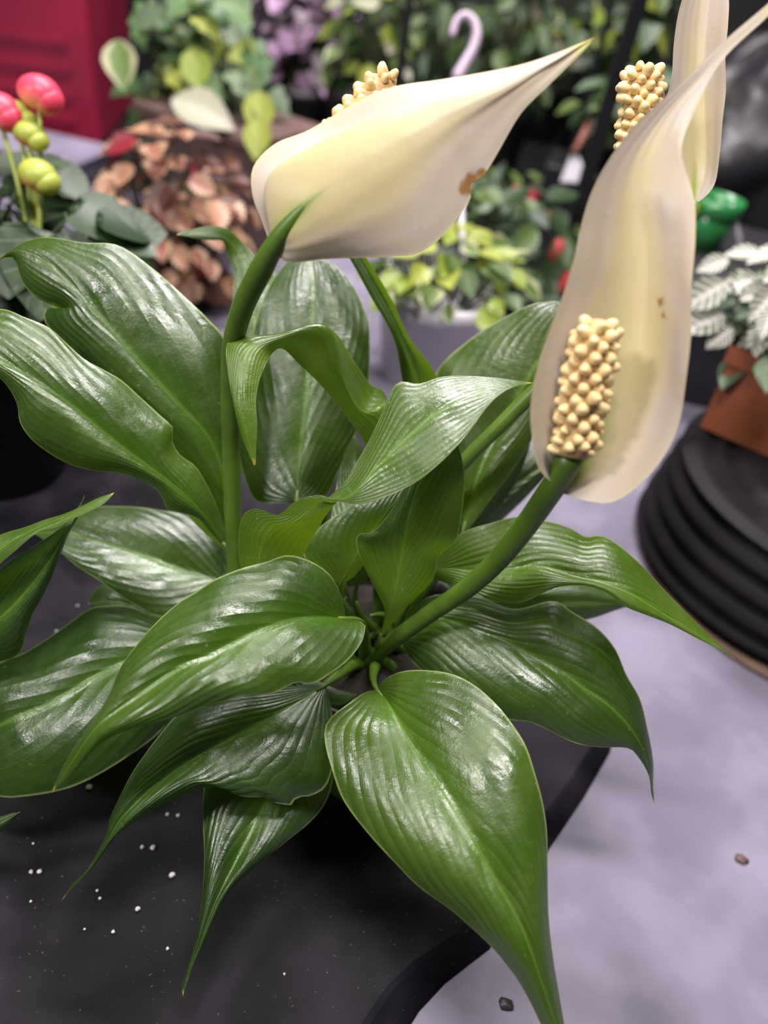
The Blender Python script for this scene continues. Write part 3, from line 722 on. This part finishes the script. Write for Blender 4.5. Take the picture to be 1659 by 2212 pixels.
G_YEL = leafmat('foliage_yellow', (0.22, 0.30, 0.035), (0.36, 0.40, 0.07))
G_VAR = leafmat('foliage_variegated', (0.07, 0.15, 0.03), (0.13, 0.21, 0.05), edge=(0.50, 0.50, 0.30))
G_IVY = leafmat('foliage_ivy', (0.06, 0.15, 0.045), (0.12, 0.22, 0.08), vein=(0.20, 0.30, 0.14), veinw=.06)
G_PALE = leafmat('foliage_pale', (0.42, 0.40, 0.30), (0.34, 0.36, 0.22))
G_COPPER = leafmat('coleus_copper', (0.52, 0.27, 0.17), (0.34, 0.14, 0.10), edge=(0.60, 0.40, 0.25))
G_BRONZE = leafmat('coleus_bronze', (0.17, 0.075, 0.05), (0.10, 0.045, 0.035))
G_RED = leafmat('coleus_red', (0.30, 0.020, 0.035), (0.20, 0.02, 0.03))
G_PURP = leafmat('purple_bloom', (0.52, 0.34, 0.52), (0.36, 0.22, 0.36))
G_MAUVE = leafmat('mauve_bloom', (0.34, 0.27, 0.32), (0.22, 0.17, 0.21))
G_BEG = leafmat('begonia_leaf', (0.045, 0.075, 0.04), (0.09, 0.13, 0.08), vein=(0.15, 0.19, 0.12), veinw=.05)
G_FIT = leafmat('fittonia_leaf', (0.08, 0.14, 0.07), (0.12, 0.19, 0.09), vein=(0.78, 0.70, 0.68), veinw=.30)
M_TWIG = plain('background_stem', (0.06, 0.09, 0.03), (0.05, 0.05, 0.03), .6, 80, .1)
rng = random.Random(11)

def pot(parent, c, rt, rb, h, mat, seg=28):
    obj('pot', *lathe([(0, 0), (rb, 0), (rb+(rt-rb)*.82, h*.82), (rt*1.04, h*.83), (rt*1.06, h), (rt*.98, h), (rt*.95, h*.9), (0, h*.88)], c, seg), mat, parent)
def bgplant(name, label, cat, ctr, rad, n, meshes, size, potspec=None, lift=.6, group=None, down=.4, stems=True, squash=0.25, base=None):
    """ctr: crown centre, rad: radii, potspec (rt, rb, mat, ground z) ; each leaf is a part"""
    ctr = Vector(ctr); gz = potspec[3] if potspec else ctr.z - rad[2]
    root = Vector(base) if base is not None else Vector((ctr.x, ctr.y, gz))
    t = thing(name, root, label, cat, group)
    top = ctr.z - rad[2]*lift
    if potspec:
        h = max(.03, top - gz)
        pot(t, root, potspec[0], potspec[1], h, potspec[2])
    tw = []
    for k in range(n):
        while True:
            v = Vector((rng.uniform(-1, 1), rng.uniform(-1, 1), rng.uniform(-1, 1)))
            if squash < v.length < 1: break
        p = ctr + Vector((v.x*rad[0], v.y*rad[1], v.z*rad[2])); p.z = max(p.z, gz + size*1.7)
        out = Vector((v.x, v.y, v.z*.6)).normalized()
        nm = (out*.6 + Vector((0, -.25, .7)) + Vector((rng.uniform(-.5, .5), rng.uniform(-.5, .5), rng.uniform(-.3, .3)))).normalized()
        tp = out + Vector((rng.uniform(-.6, .6), rng.uniform(-.6, .6), -down + rng.uniform(-.4, .4)))
        tp = (tp - nm*tp.dot(nm)).normalized(); x = tp.cross(nm)
        sc = size*rng.uniform(.7, 1.25)
        me = meshes[rng.randrange(len(meshes))]
        o = bpy.data.objects.new('leaf', me); COL.objects.link(o); o.parent = t
        o.matrix_local = Matrix.Translation(p-root) @ Matrix(((x.x, tp.x, nm.x, 0), (x.y, tp.y, nm.y, 0), (x.z, tp.z, nm.z, 0), (0, 0, 0, 1))) @ Matrix.Diagonal((sc, sc, sc, 1))
        b = Vector((root.x+v.x*rad[0]*.25, root.y+v.y*rad[1]*.25, top-.005))
        tw.append(tube([b, b.lerp(p, .55)+Vector((0, 0, .1*rad[2])), p], [.0016, .0013, .0008], 4, False))
    if stems: obj('stems', *join(*tw), M_TWIG, t)
    return t
def floor_of(px, py, d, z=0.0):
    p = P(px, py, d); return Vector((p.x, p.y, z))

# copper coleus, left of centre
c = P(372, 505, .77)
cop = leaf_mesh('leaf', FRL, .35, [G_COPPER, G_COPPER, G_COPPER, G_BRONZE, G_BRONZE, G_RED])
bgplant('coleus', 'coleus with copper and dark red ruffled leaves behind the left leaves', 'potted plant', c, (.088, .06, .108), 250, cop, .027, (.05, .04, M_BLACK, 0), .8)
# ivy in a brown trough behind it
a = P(300, 200, .88); b = P(548, 318, .83)
mid = (a+b)/2; dr = (b-a); rz = math.atan2(dr.y, dr.x); perp = Vector((-math.sin(rz), math.cos(rz), 0))
if perp.y < 0: perp = -perp
tc = mid + perp*.06; ttop = mid.z
IV = thing('ivy_planter', (tc.x, tc.y, 0), 'ivy with grey green lobed leaves in a brown trough at the upper left', 'potted plant')
o = obj('trough', *box((tc.x, tc.y, 0), dr.length, .12, ttop-.012, rz, .85), M_BROWN, IV, smooth=False); bevel(o, .004)
o = obj('trough_rim', *box((tc.x, tc.y, ttop-.012), dr.length+.014, .134, .012, rz), M_BROWN, IV, smooth=False); bevel(o, .003)
ivm = leaf_mesh('leaf', IVY, .2, [G_IVY, G_IVY, G_MID, G_GREY, G_YEL])
tw = []
ci = P(425, 140, .90)
for k in range(95):
    v = Vector((rng.gauss(0, .5), rng.gauss(0, .5), rng.gauss(0, .5)))
    if v.length > 1.2: v.normalize()
    p = ci + Vector((math.cos(rz), math.sin(rz), 0))*v.x*.090 + perp*v.y*.06 + Vector((0, 0, v.z*.085))
    nm = Vector((v.x*.4+rng.uniform(-.4, .4), -.55+rng.uniform(-.4, .3), .7)).normalized()
    tp = Vector((rng.uniform(-1, 1), rng.uniform(-.6, .4), rng.uniform(-1.2, .3))); tp = (tp-nm*tp.dot(nm)).normalized(); x = tp.cross(nm)
    sc = rng.uniform(.026, .046)
    o = bpy.data.objects.new('leaf', ivm[rng.randrange(5)]); COL.objects.link(o); o.parent = IV
    o.matrix_local = Matrix.Translation(p-Vector(IV.location)) @ Matrix(((x.x, tp.x, nm.x, 0), (x.y, tp.y, nm.y, 0), (x.z, tp.z, nm.z, 0), (0, 0, 0, 1))) @ Matrix.Diagonal((sc, sc, sc, 1))
    bb = tc + Vector((0, 0, ttop-tc.z-.01)) + (p-ci)*.3
    bb.z = ttop-.01
    tw.append(tube([bb, bb.lerp(p, .5)+Vector((0, 0, .01)), p], [.0016, .0013, .0008], 4, False))
# single leaves one can pick out at its near side
for (px_, py_, d_, sc, me, tx, ty) in ((255, 85, .84, .055, G_VAR, .1, 1), (370, 215, .82, .075, G_PALE, .9, .35), (560, 195, .82, .05, G_YEL, .0, 1), (560, 255, .81, .045, G_YEL, -.1, 1), (330, 30, .86, .055, G_GREY, .7, .7), (420, 100, .84, .05, G_YEL, .1, 1)):
    p = P(px_, py_, d_); tp = (right*tx - up*ty).normalized(); nm = (-fwd*.8 + Vector((0, 0, .5))); nm = (nm-tp*nm.dot(tp)).normalized(); x = tp.cross(nm)
    me2 = leaf_mesh('leaf', OV, .3, [me])[0]
    o = bpy.data.objects.new('leaf', me2); COL.objects.link(o); o.parent = IV
    o.matrix_local = Matrix.Translation(p-Vector(IV.location)) @ Matrix(((x.x, tp.x, nm.x, 0), (x.y, tp.y, nm.y, 0), (x.z, tp.z, nm.z, 0), (0, 0, 0, 1))) @ Matrix.Diagonal((sc, sc, sc, 1))
    bb = ci.copy(); bb.z = ttop-.01
    tw.append(tube([bb, bb.lerp(p, .6)+Vector((0, 0, .02)), p], [.0016, .0013, .0008], 4, False))
obj('stems', *join(*tw), M_TWIG, IV)

# begonia on the left with pink flowers
bc = on_z(-20, 1120, 0)
BE = bgplant('begonia', 'begonia with pink blossoms and dark leaves in a black pot at the left edge', 'potted plant', P(70, 530, .475), (.062, .05, .040), 50,
             leaf_mesh('leaf', RND, .15, [G_BEG, G_BEG, G_DARK, G_DARK]), .040, (.052, .042, M_BLACK, SH), .9, base=Vector((-.285, .415, SH)))
def petal_mat(name, c_top, c_base, u0, u1):
    t = NT(name); uv = t.n('ShaderNodeUVMap'); sep = t.n('ShaderNodeSeparateXYZ'); t.l(uv.outputs[0], sep.inputs[0])
    f = t.math('ADD', sep.outputs[0], t.math('MULTIPLY', t.math('SUBTRACT', t.noise(90, 3, t.geo()), .5), .3))
    col = t.mix(t.ramp(f, u0, u1), c_top, c_base); t.l(col, t.b.inputs['Base Color']); t.b.inputs['Roughness'].default_value = .4
    tr = t.n('ShaderNodeBsdfTranslucent'); t.l(col, tr.inputs[0]); mx = t.n('ShaderNodeMixShader'); mx.inputs[0].default_value = .35
    t.l(t.b.outputs[0], mx.inputs[1]); t.l(tr.outputs[0], mx.inputs[2]); t.l(mx.outputs[0], t.out.inputs[0]); return t.m
M_PINK = petal_mat('begonia_pink', (0.88, 0.09, 0.17), (0.85, 0.62, 0.30), .42, .85)
M_BUD = petal_mat('begonia_bud', (0.50, 0.56, 0.10), (0.85, 0.34, 0.20), .55, .95)
M_BST = plain('begonia_stem', (0.40, 0.46, 0.10), (0.30, 0.36, 0.08), .5, 90, .1)
BUV = [(i/7, k/14) for i in range(8) for k in range(14)]
def blob(c, rx, ry, rz_, ax, seg=14):
    """a cupped petal: half shell"""
    q = ax.to_track_quat('Z', 'Y').to_matrix(); vs, fs = [], []
    for i in range(8):
        th = R(8) + (math.pi*.78)*i/7
        for k in range(seg):
            ph = 2*math.pi*k/seg
            vs.append(c + q @ Vector((rx*math.sin(th)*math.cos(ph), ry*math.sin(th)*math.sin(ph), rz_*math.cos(th))))
    for i in range(7):
        for k in range(seg): fs.append((i*seg+k, i*seg+(k+1) % seg, (i+1)*seg+(k+1) % seg, (i+1)*seg+k))
    fs.append(tuple(range(seg-1, -1, -1)))
    return vs, fs
stemroot = P(75, 600, .475)
for (x, y, d_, r_, m, nmx) in ((85, 200, .455, .0135, M_PINK, 'flower'), (-2, 238, .45, .0135, M_PINK, 'flower'), (82, 378, .45, .0120, M_BUD, 'flower_bud'), (62, 288, .455, .0100, M_BUD, 'flower_bud'), (38, 240, .455, .008, M_BUD, 'flower_bud')):
    p = P(x, y, d_); ax = (up*.7 + right*.25 - fwd*.5).normalized()
    f_ = obj(nmx, *blob(p, r_, r_*.95, r_*.75, ax), m, BE, BUV)
    obj('petal', *blob(p - up*.005 + right*.006, r_*.75, r_*.6, r_*.6, (up*.2+right*.8-fwd*.5).normalized()), m, f_, BUV)
    pts = curve3([stemroot, P((x+90)/2, (y+600)/2, (d_+.475)/2), p - up*.004], 10)
    obj('flower_stem', *tube(pts, [.0014]*10, 7), M_BST, BE)

# variegated plant in the white hanging pot
wp = on_z(885, 850, 0); wc = Vector((wp.x+.012, wp.y+.045, 0))
HB = thing('hanging_pot', wc, 'yellow green plant in a white hanging pot with white hook, behind the lily', 'potted plant')
PH = .098; PR = .060
pot(HB, wc, PR, .046, PH, M_WHITEPL, 36)
wm = leaf_mesh('leaf', OV, .3, [G_YEL, G_YEL, G_VAR, G_MID])
tw = []
for k in range(110):
    a_ = rng.uniform(0, 2*math.pi); q_ = math.sqrt(rng.random())
    p = wc + Vector((math.cos(a_)*q_*.075, math.sin(a_)*q_*.07, PH + .008 + .045*(1-q_*q_)*rng.random() + rng.uniform(-.006, .012)))
    nm = Vector((rng.uniform(-.6, .6), -.3+rng.uniform(-.5, .4), .8)).normalized()
    tp = Vector((math.cos(a_), math.sin(a_)-.2, rng.uniform(-.6, .2))); tp = (tp-nm*tp.dot(nm)).normalized(); x = tp.cross(nm); sc = rng.uniform(.018, .034)
    o = bpy.data.objects.new('leaf', wm[rng.randrange(4)]); COL.objects.link(o); o.parent = HB
    o.matrix_local = Matrix.Translation(p-wc) @ Matrix(((x.x, tp.x, nm.x, 0), (x.y, tp.y, nm.y, 0), (x.z, tp.z, nm.z, 0), (0, 0, 0, 1))) @ Matrix.Diagonal((sc, sc, sc, 1))
    bb = wc + Vector((math.cos(a_)*q_*.04, math.sin(a_)*q_*.04, PH*.86)); tw.append(tube([bb, bb.lerp(p, .5)+Vector((0, 0, .004)), p], [.0014, .0012, .0007], 4, False))
obj('stems', *join(*tw), M_TWIG, HB)
hk = P(985, 170, .74)
for (x, y, d_) in ((1004, 650, .70), (830, 640, .72), (905, 600, .80)):
    e = P(x, y, d_)
    obj('hanger_strap', *tube([hk, hk.lerp(e, .5), e], [.0032, .0030, .0034], 8), M_WHITEPL, HB)
hook = [(985, 172), (1003, 140), (1022, 105), (1030, 72), (1022, 44), (1003, 33), (985, 48), (976, 80)]
pts = cr([(x, y, .74) for x, y in hook], 28)
obj('hook', *tube([P(*q) for q in pts], [.0062-.0001*i for i in range(28)], 10), M_MAUVEPL, HB)

# plants filling the rack behind
def at(px_, py_, d_): return P(px_, py_, d_)
mD = leaf_mesh('leaf', OV, .25, [G_DARK, G_DARK, G_MID, G_GREY]); mV = leaf_mesh('leaf', OV, .25, [G_VAR, G_MID, G_YEL, G_PALE, G_DARK])
mG = leaf_mesh('leaf', LNC, .2, [G_GREY, G_DARK, G_MID]); mP = leaf_mesh('leaf', RND, .3, [G_PURP, G_PURP, G_MAUVE, G_MAUVE]); mI = leaf_mesh('leaf', IVY, .2, [G_MID, G_YEL, G_DARK, G_GREY])
grp = 'plants on the rear bench'
for (lab, x, y, d_, rad, n, ms, sz) in (
    ('bushy plant with mauve and purple blossoms at the top, right of the ivy', 660, 60, 1.20, (.085, .07, .11), 230, mP, .024),
    ('variegated small leaved plant at the top, left of the black rack post', 800, 90, 1.05, (.055, .05, .08), 80, mV, .036),
    ('dark green plant hidden low between coleus and left spathe', 570, 345, 1.16, (.070, .055, .085), 70, mD, .040),
    ('grey green leafy plant at the top behind the white hook', 960, 90, 1.32, (.10, .07, .13), 120, mG, .050),
    ('mid green plant at the top above the left spathe tip', 1110, 80, 1.12, (.075, .06, .11), 100, mD, .040),
    ('light green trailing plant at the top between two rack posts', 1345, 50, 1.15, (.07, .06, .10), 90, mI, .036),
    ('dim green plant at the top between post and hook, far back', 850, 60, 1.56, (.14, .08, .16), 110, mD, .045),
    ('dim green plant far back at the top right of the hook', 1220, 40, 1.48, (.13, .08, .15), 110, mV, .042)):
    c = at(x, y, d_)
    bgplant('bench_plant', lab, 'potted plant', c, rad, n, ms, sz, (.055, .045, M_BLACK, 0), .75, grp)
# dark leafy plant with red flower spikes beside the white pot
c = P(1125, 560, .88)
RF = bgplant('red_flowered_plant', 'dark leafy plant with red blossoms to the right of the white pot', 'potted plant', c, (.075, .06, .085), 100, mD, .036, (.05, .042, M_BLACK, 0), .75)
M_REDF = plain('red_petal', (0.50, 0.035, 0.03), (0.42, 0.03, 0.06), .5, 90, .1, .4, trans=(.6, .05, .04))
for (x, y, d_, r_) in ((1152, 425, .86, .008), (1182, 475, .84, .007), (1203, 540, .82, .009), (1112, 415, .87, .006), (1222, 610, .83, .009)):
    p = P(x, y, d_); f_ = obj('blossom', *blob(p, r_*.8, r_*.8, r_*1.5, (up*.9+right*.3).normalized(), 9), M_REDF, RF)
    obj('flower_stem', *tube([c-Vector((0, 0, .03)), c.lerp(p, .6), p], [.0015]*3, 6), M_TWIG, RF)
# low plant in front of the dark right side
c = P(1075, 490, 1.09)
bgplant('bench_plant', 'dim grey green plant behind the white pot, left of the red blossoms', 'potted plant', c, (.060, .05, .10), 80, mG, .045, (.045, .045, M_BLACK, 0), .75, grp)

# rack: posts and rails
def post(p_top, bottom_xy, label, w_=.012, top=.75):
    v, f = box((bottom_xy[0], bottom_xy[1], 0), w_, w_, top)
    o = obj('rack_post', v, f, M_METAL, None, smooth=False); bevel(o, .001); tag(o, label, 'rack post', 'posts of the plant rack')
q = on_z(1192, 640, 0); post(None, q, 'black rack post slanting up beside the right spathe', .016)
q = P(868, 130, 1.02); post(None, q, 'black rack post above the left spadix', .012)
q = P(1308, 60, 1.10); post(None, q, 'thin black rack post above the tip of the left spathe', .010)
# black shelf box with a white price tag
c = P(1270, 400, .98)
o = obj('black_crate', *box((c.x+.05, c.y+.06, 0), .20, .10, max(.05, c.z+.01), R(-12), .96), M_BLACK, None, smooth=False); bevel(o, .004)
tag(o, 'black crate behind the right spathe with a white tag', 'crate')
cz = max(.05, c.z+.01)
bgplant('bench_plant', 'dark foliage plant on the black crate below the tip of the left spathe', 'potted plant', (c.x+.03, c.y+.06, cz+.075), (.062, .045, .05), 80, mD, .034, (.03, .025, M_BLACK, cz), .75, grp)
M_TAG = plain('white_tag', (0.55, 0.52, 0.58), None, .5, 10, 0)
p0, p1, p2 = P(1240, 318, .955), P(1210, 392, .955), P(1278, 396, .955)
nn = fwd*.001
o = obj('plant_tag', [p0, p1, p2, p0+nn, p1+nn, p2+nn], [(0, 1, 2), (5, 4, 3), (0, 3, 4, 1), (1, 4, 5, 2), (2, 5, 3, 0)], M_TAG, None, smooth=False)
tag(o, 'white triangular plant tag on the black crate', 'tag')
M_STICK = plain('brown_stick', (0.25, 0.09, 0.06), None, .6, 30, .1)
o = obj('stake', *tube([P(1240, 330, .95), P(1262, 290, .96), P(1282, 245, .97)], [.0045, .005, .004], 8), M_STICK); tag(o, 'reddish brown stake rising from the white tag', 'stake')

# crimson crate at the upper left, pale tray in front of it
k0 = P(212, 275, 1.16); k0.z = 0
M_CRIM = plain('crimson_plastic', (0.30, 0.012, 0.045), (0.22, 0.010, 0.036), .45, 8, .03, .4)
ang = R(28)
ex = Vector((-math.cos(ang), math.sin(ang)*-.35, 0)).normalized(); ey = Vector((ex.y, -ex.x, 0))
if ey.y < 0: ey = -ey
vs = []
for z in (0, .40):
    for a_, b_ in ((0, 0), (.42, 0), (.42, .30), (0, .30)): vs.append(Vector((k0.x, k0.y, z)) + ex*a_ + ey*b_)
CB = thing('crimson_bin', (k0.x, k0.y, 0), 'glossy crimson bin in the upper left corner', 'bin')
o = obj('body', vs, [(0, 1, 2, 3), (4, 5, 6, 7), (0, 4, 5, 1), (1, 5, 6, 2), (2, 6, 7, 3), (3, 7, 4, 0)], M_CRIM, CB, smooth=False); bevel(o, .006)
rv = []
for kk in range(4):
    z = .03 + kk*.035
    vs = [Vector((k0.x, k0.y, 0)) + ex*a_ - ey*b_ + Vector((0, 0, z+c_)) for c_ in (0, .012) for a_, b_ in ((.03, 0), (.39, 0), (.39, .004), (.03, .004))]
    obj('rib', vs, [(0, 1, 2, 3), (4, 5, 6, 7), (0, 4, 5, 1), (1, 5, 6, 2), (2, 6, 7, 3), (3, 7, 4, 0)], M_CRIM, CB, smooth=False)
c = on_z(90, 372, 0)
TR = thing('pale_tray', (c.x, c.y, 0), 'pale lavender tray below the crimson bin', 'tray')
M_LAV = plain('lavender_plastic', (0.30, 0.27, 0.37), None, .5, 20, .03)
o = obj('body', *box((c.x, c.y, 0), .17, .10, .035, R(-8), .9), M_LAV, TR, smooth=False); bevel(o, .004)
o = obj('rim', *box((c.x, c.y, .035), .18, .11, .005, R(-8)), M_LAV, TR, smooth=False); bevel(o, .002)

# ribbed black stand with terracotta box planter
sc_ = Vector((.335, .47, 0)); H = .088
ST = thing('ribbed_stand', sc_, 'round black ribbed plant stand at the right edge', 'plant stand')
prof = [(.0, .004), (.1255, .004), (.127, .010)]
for k in range(4):
    z = .012 + k*.0185; r_ = .1255 - .0028*k
    prof += [(r_+.0015+.0035*math.cos(a_*math.pi/4), z+.0185*a_/8) for a_ in range(8)]
prof += [(.1165, H-.006), (.113, H-.003), (.108, H-.001), (.100, H-.006), (.092, H-.001), (.084, H-.006), (.076, H-.001), (.05, H), (0, H)]
obj('ribbed_body', *lathe(prof, sc_, 72), plain('matte_black_rubber', (0.007, 0.0065, 0.008), (0.012, 0.010, 0.012), .6, 30, .1, .15), ST)
obj('base_plate', *lathe([(0, 0), (.132, 0), (.1325, .003), (.131, .004), (0, .004)], sc_ + Vector((.007, -.007, 0)), 64), plain('tan_board', (0.20, 0.12, 0.09), None, .7, 30, .1), ST)
def onH(x, y, h): return on_z(x, y, h)
A0 = onH(1512, 922, H); B0 = onH(1659, 986, H)
ex = (B0-A0); ex.z = 0; ex.normalize(); ey = Vector((-ex.y, ex.x, 0))
if ey.y < 0: ey = -ey
FP = thing('fittonia_planter', (A0 + ex*.05 + ey*.04), 'white veined fittonia in a terracotta brown square pot on the ribbed stand', 'potted plant')
def frame(a, w1, w2, z0, z1, k0, k1):
    vs = []
    for z, k in ((z0, k0), (z1, k1)):
        for i, j in ((0, 0), (1, 0), (1, 1), (0, 1)):
            vs.append(a + ex*(w1*i + (1 if i else -1)*k) + ey*(w2*j + (1 if j else -1)*k) + Vector((0, 0, z)))
    return vs, [(3, 2, 1, 0), (0, 1, 5, 4), (1, 2, 6, 5), (2, 3, 7, 6), (3, 0, 4, 7)]
PZ = .072
o = obj('pot', *frame(A0, .10, .08, 0, PZ*.80, 0, .002), M_TERRA, FP, smooth=False)
v1, f1 = frame(A0, .10, .08, PZ*.80, PZ, .005, .006); obj('rim', v1, f1, M_TERRA, FP, smooth=False)
v2, f2 = frame(A0, .10, .08, PZ-.01, PZ-.004, .0, .0); obj('soil', v2, f2 + [(4, 5, 6, 7)], M_SOIL, FP, smooth=False)
fc = A0 + ex*.030 + ey*.035 + Vector((0, 0, PZ+.026))
fm = leaf_mesh('leaf', OV, .25, [G_FIT, G_FIT, G_FIT, G_GREY]); tw = []
for k in range(95):
    v = Vector((rng.gauss(0, .5), rng.gauss(0, .5), rng.gauss(0, .5)))
    if v.length > 1.2: v.normalize()
    p = fc + ex*v.x*.062 + ey*v.y*.05 + Vector((0, 0, v.z*.035))
    nm = (Vector((-.3, -.45, .8)) + Vector((rng.uniform(-.4, .4), rng.uniform(-.4, .4), 0))).normalized()
    tp = Vector((v.x-.3, v.y-.3, rng.uniform(-.7, 0))); tp = (tp-nm*tp.dot(nm)).normalized(); x = tp.cross(nm); s_ = rng.uniform(.022, .036)
    o = bpy.data.objects.new('leaf', fm[rng.randrange(4)]); COL.objects.link(o); o.parent = FP
    o.matrix_local = Matrix.Translation(p-Vector(FP.location)) @ Matrix(((x.x, tp.x, nm.x, 0), (x.y, tp.y, nm.y, 0), (x.z, tp.z, nm.z, 0), (0, 0, 0, 1))) @ Matrix.Diagonal((s_, s_, s_, 1))
    bb = Vector((fc.x+(p.x-fc.x)*.3, fc.y+(p.y-fc.y)*.3, A0.z+PZ-.006)); tw.append(tube([bb, bb.lerp(p, .5), p], [.002, .0016, .001], 5, False))
obj('stems', *join(*tw), M_TWIG, FP)

# dark things behind on the right
c = Vector((.43, .80, 0)) - Vector((.07, .12, 0))
DC = thing('dark_crate', (c.x+.07, c.y+.12, 0), 'dark grey stacking crate behind the fittonia', 'crate')
o = obj('body', *box((c.x+.07, c.y+.12, 0), .34, .22, .12, R(-10), .94), M_BLACK, DC, smooth=False); bevel(o, .004)
o = obj('rim', *box((c.x+.07, c.y+.12, .12), .355, .235, .010, R(-10)), M_DARKGREY, DC, smooth=False); bevel(o, .003)
gp = P(1545, 452, .77)
M_GREEN = plain('green_plastic', (0.025, 0.20, 0.055), (0.02, 0.15, 0.04), .25, 30, .02, .6)
GP = thing('green_pot', (gp.x, gp.y, .130), 'small shiny green pot on the dark crate beside the right spathe', 'pot')
gh = max(.03, gp.z + .012 - .130)
obj('pot_wall', *lathe([(0, 0), (.019, 0), (.024, gh*.7), (.022, gh*.72), (.0, gh*.5)], (gp.x, gp.y, .130), 28), M_GREEN, GP)
obj('rim', *lathe([(.024, gh*.68), (.0265, gh*.70), (.0272, gh), (.0245, gh), (.0235, gh*.7)], (gp.x, gp.y, .130), 28), M_GREEN, GP)
o = obj('label_stick', *tube([Vector((gp.x+.034, gp.y-.012, .130)), Vector((gp.x+.034, gp.y-.012, .145)), P(1580, 440, .76)], [.0022]*3, 6), M_TAG); tag(o, 'thin pale label stick beside the green pot', 'label stick')
# crumpled black plastic sack
c = P(1610, 270, 1.12); vs, fs = [], []
for i in range(22):
    for k in range(36):
        th = math.pi*i/21; ph = 2*math.pi*k/36
        q = 1 + .10*math.sin(5*ph+3*th) + .08*math.sin(9*ph-4*th+1) + .07*math.sin(7*th+2*ph)
        vs.append(Vector((c.x+.06, c.y+.12, 0)) + Vector((.17*q*math.sin(th)*math.cos(ph), .13*q*math.sin(th)*math.sin(ph), max(.001, .125+.14*q*math.cos(th)))))
for i in range(21):
    for k in range(36): fs.append((i*36+k, i*36+(k+1) % 36, (i+1)*36+(k+1) % 36, (i+1)*36+k))
o = obj('plastic_sack', vs, fs, M_DARKGREY); tag(o, 'crumpled dark plastic sack in the upper right corner', 'sack')
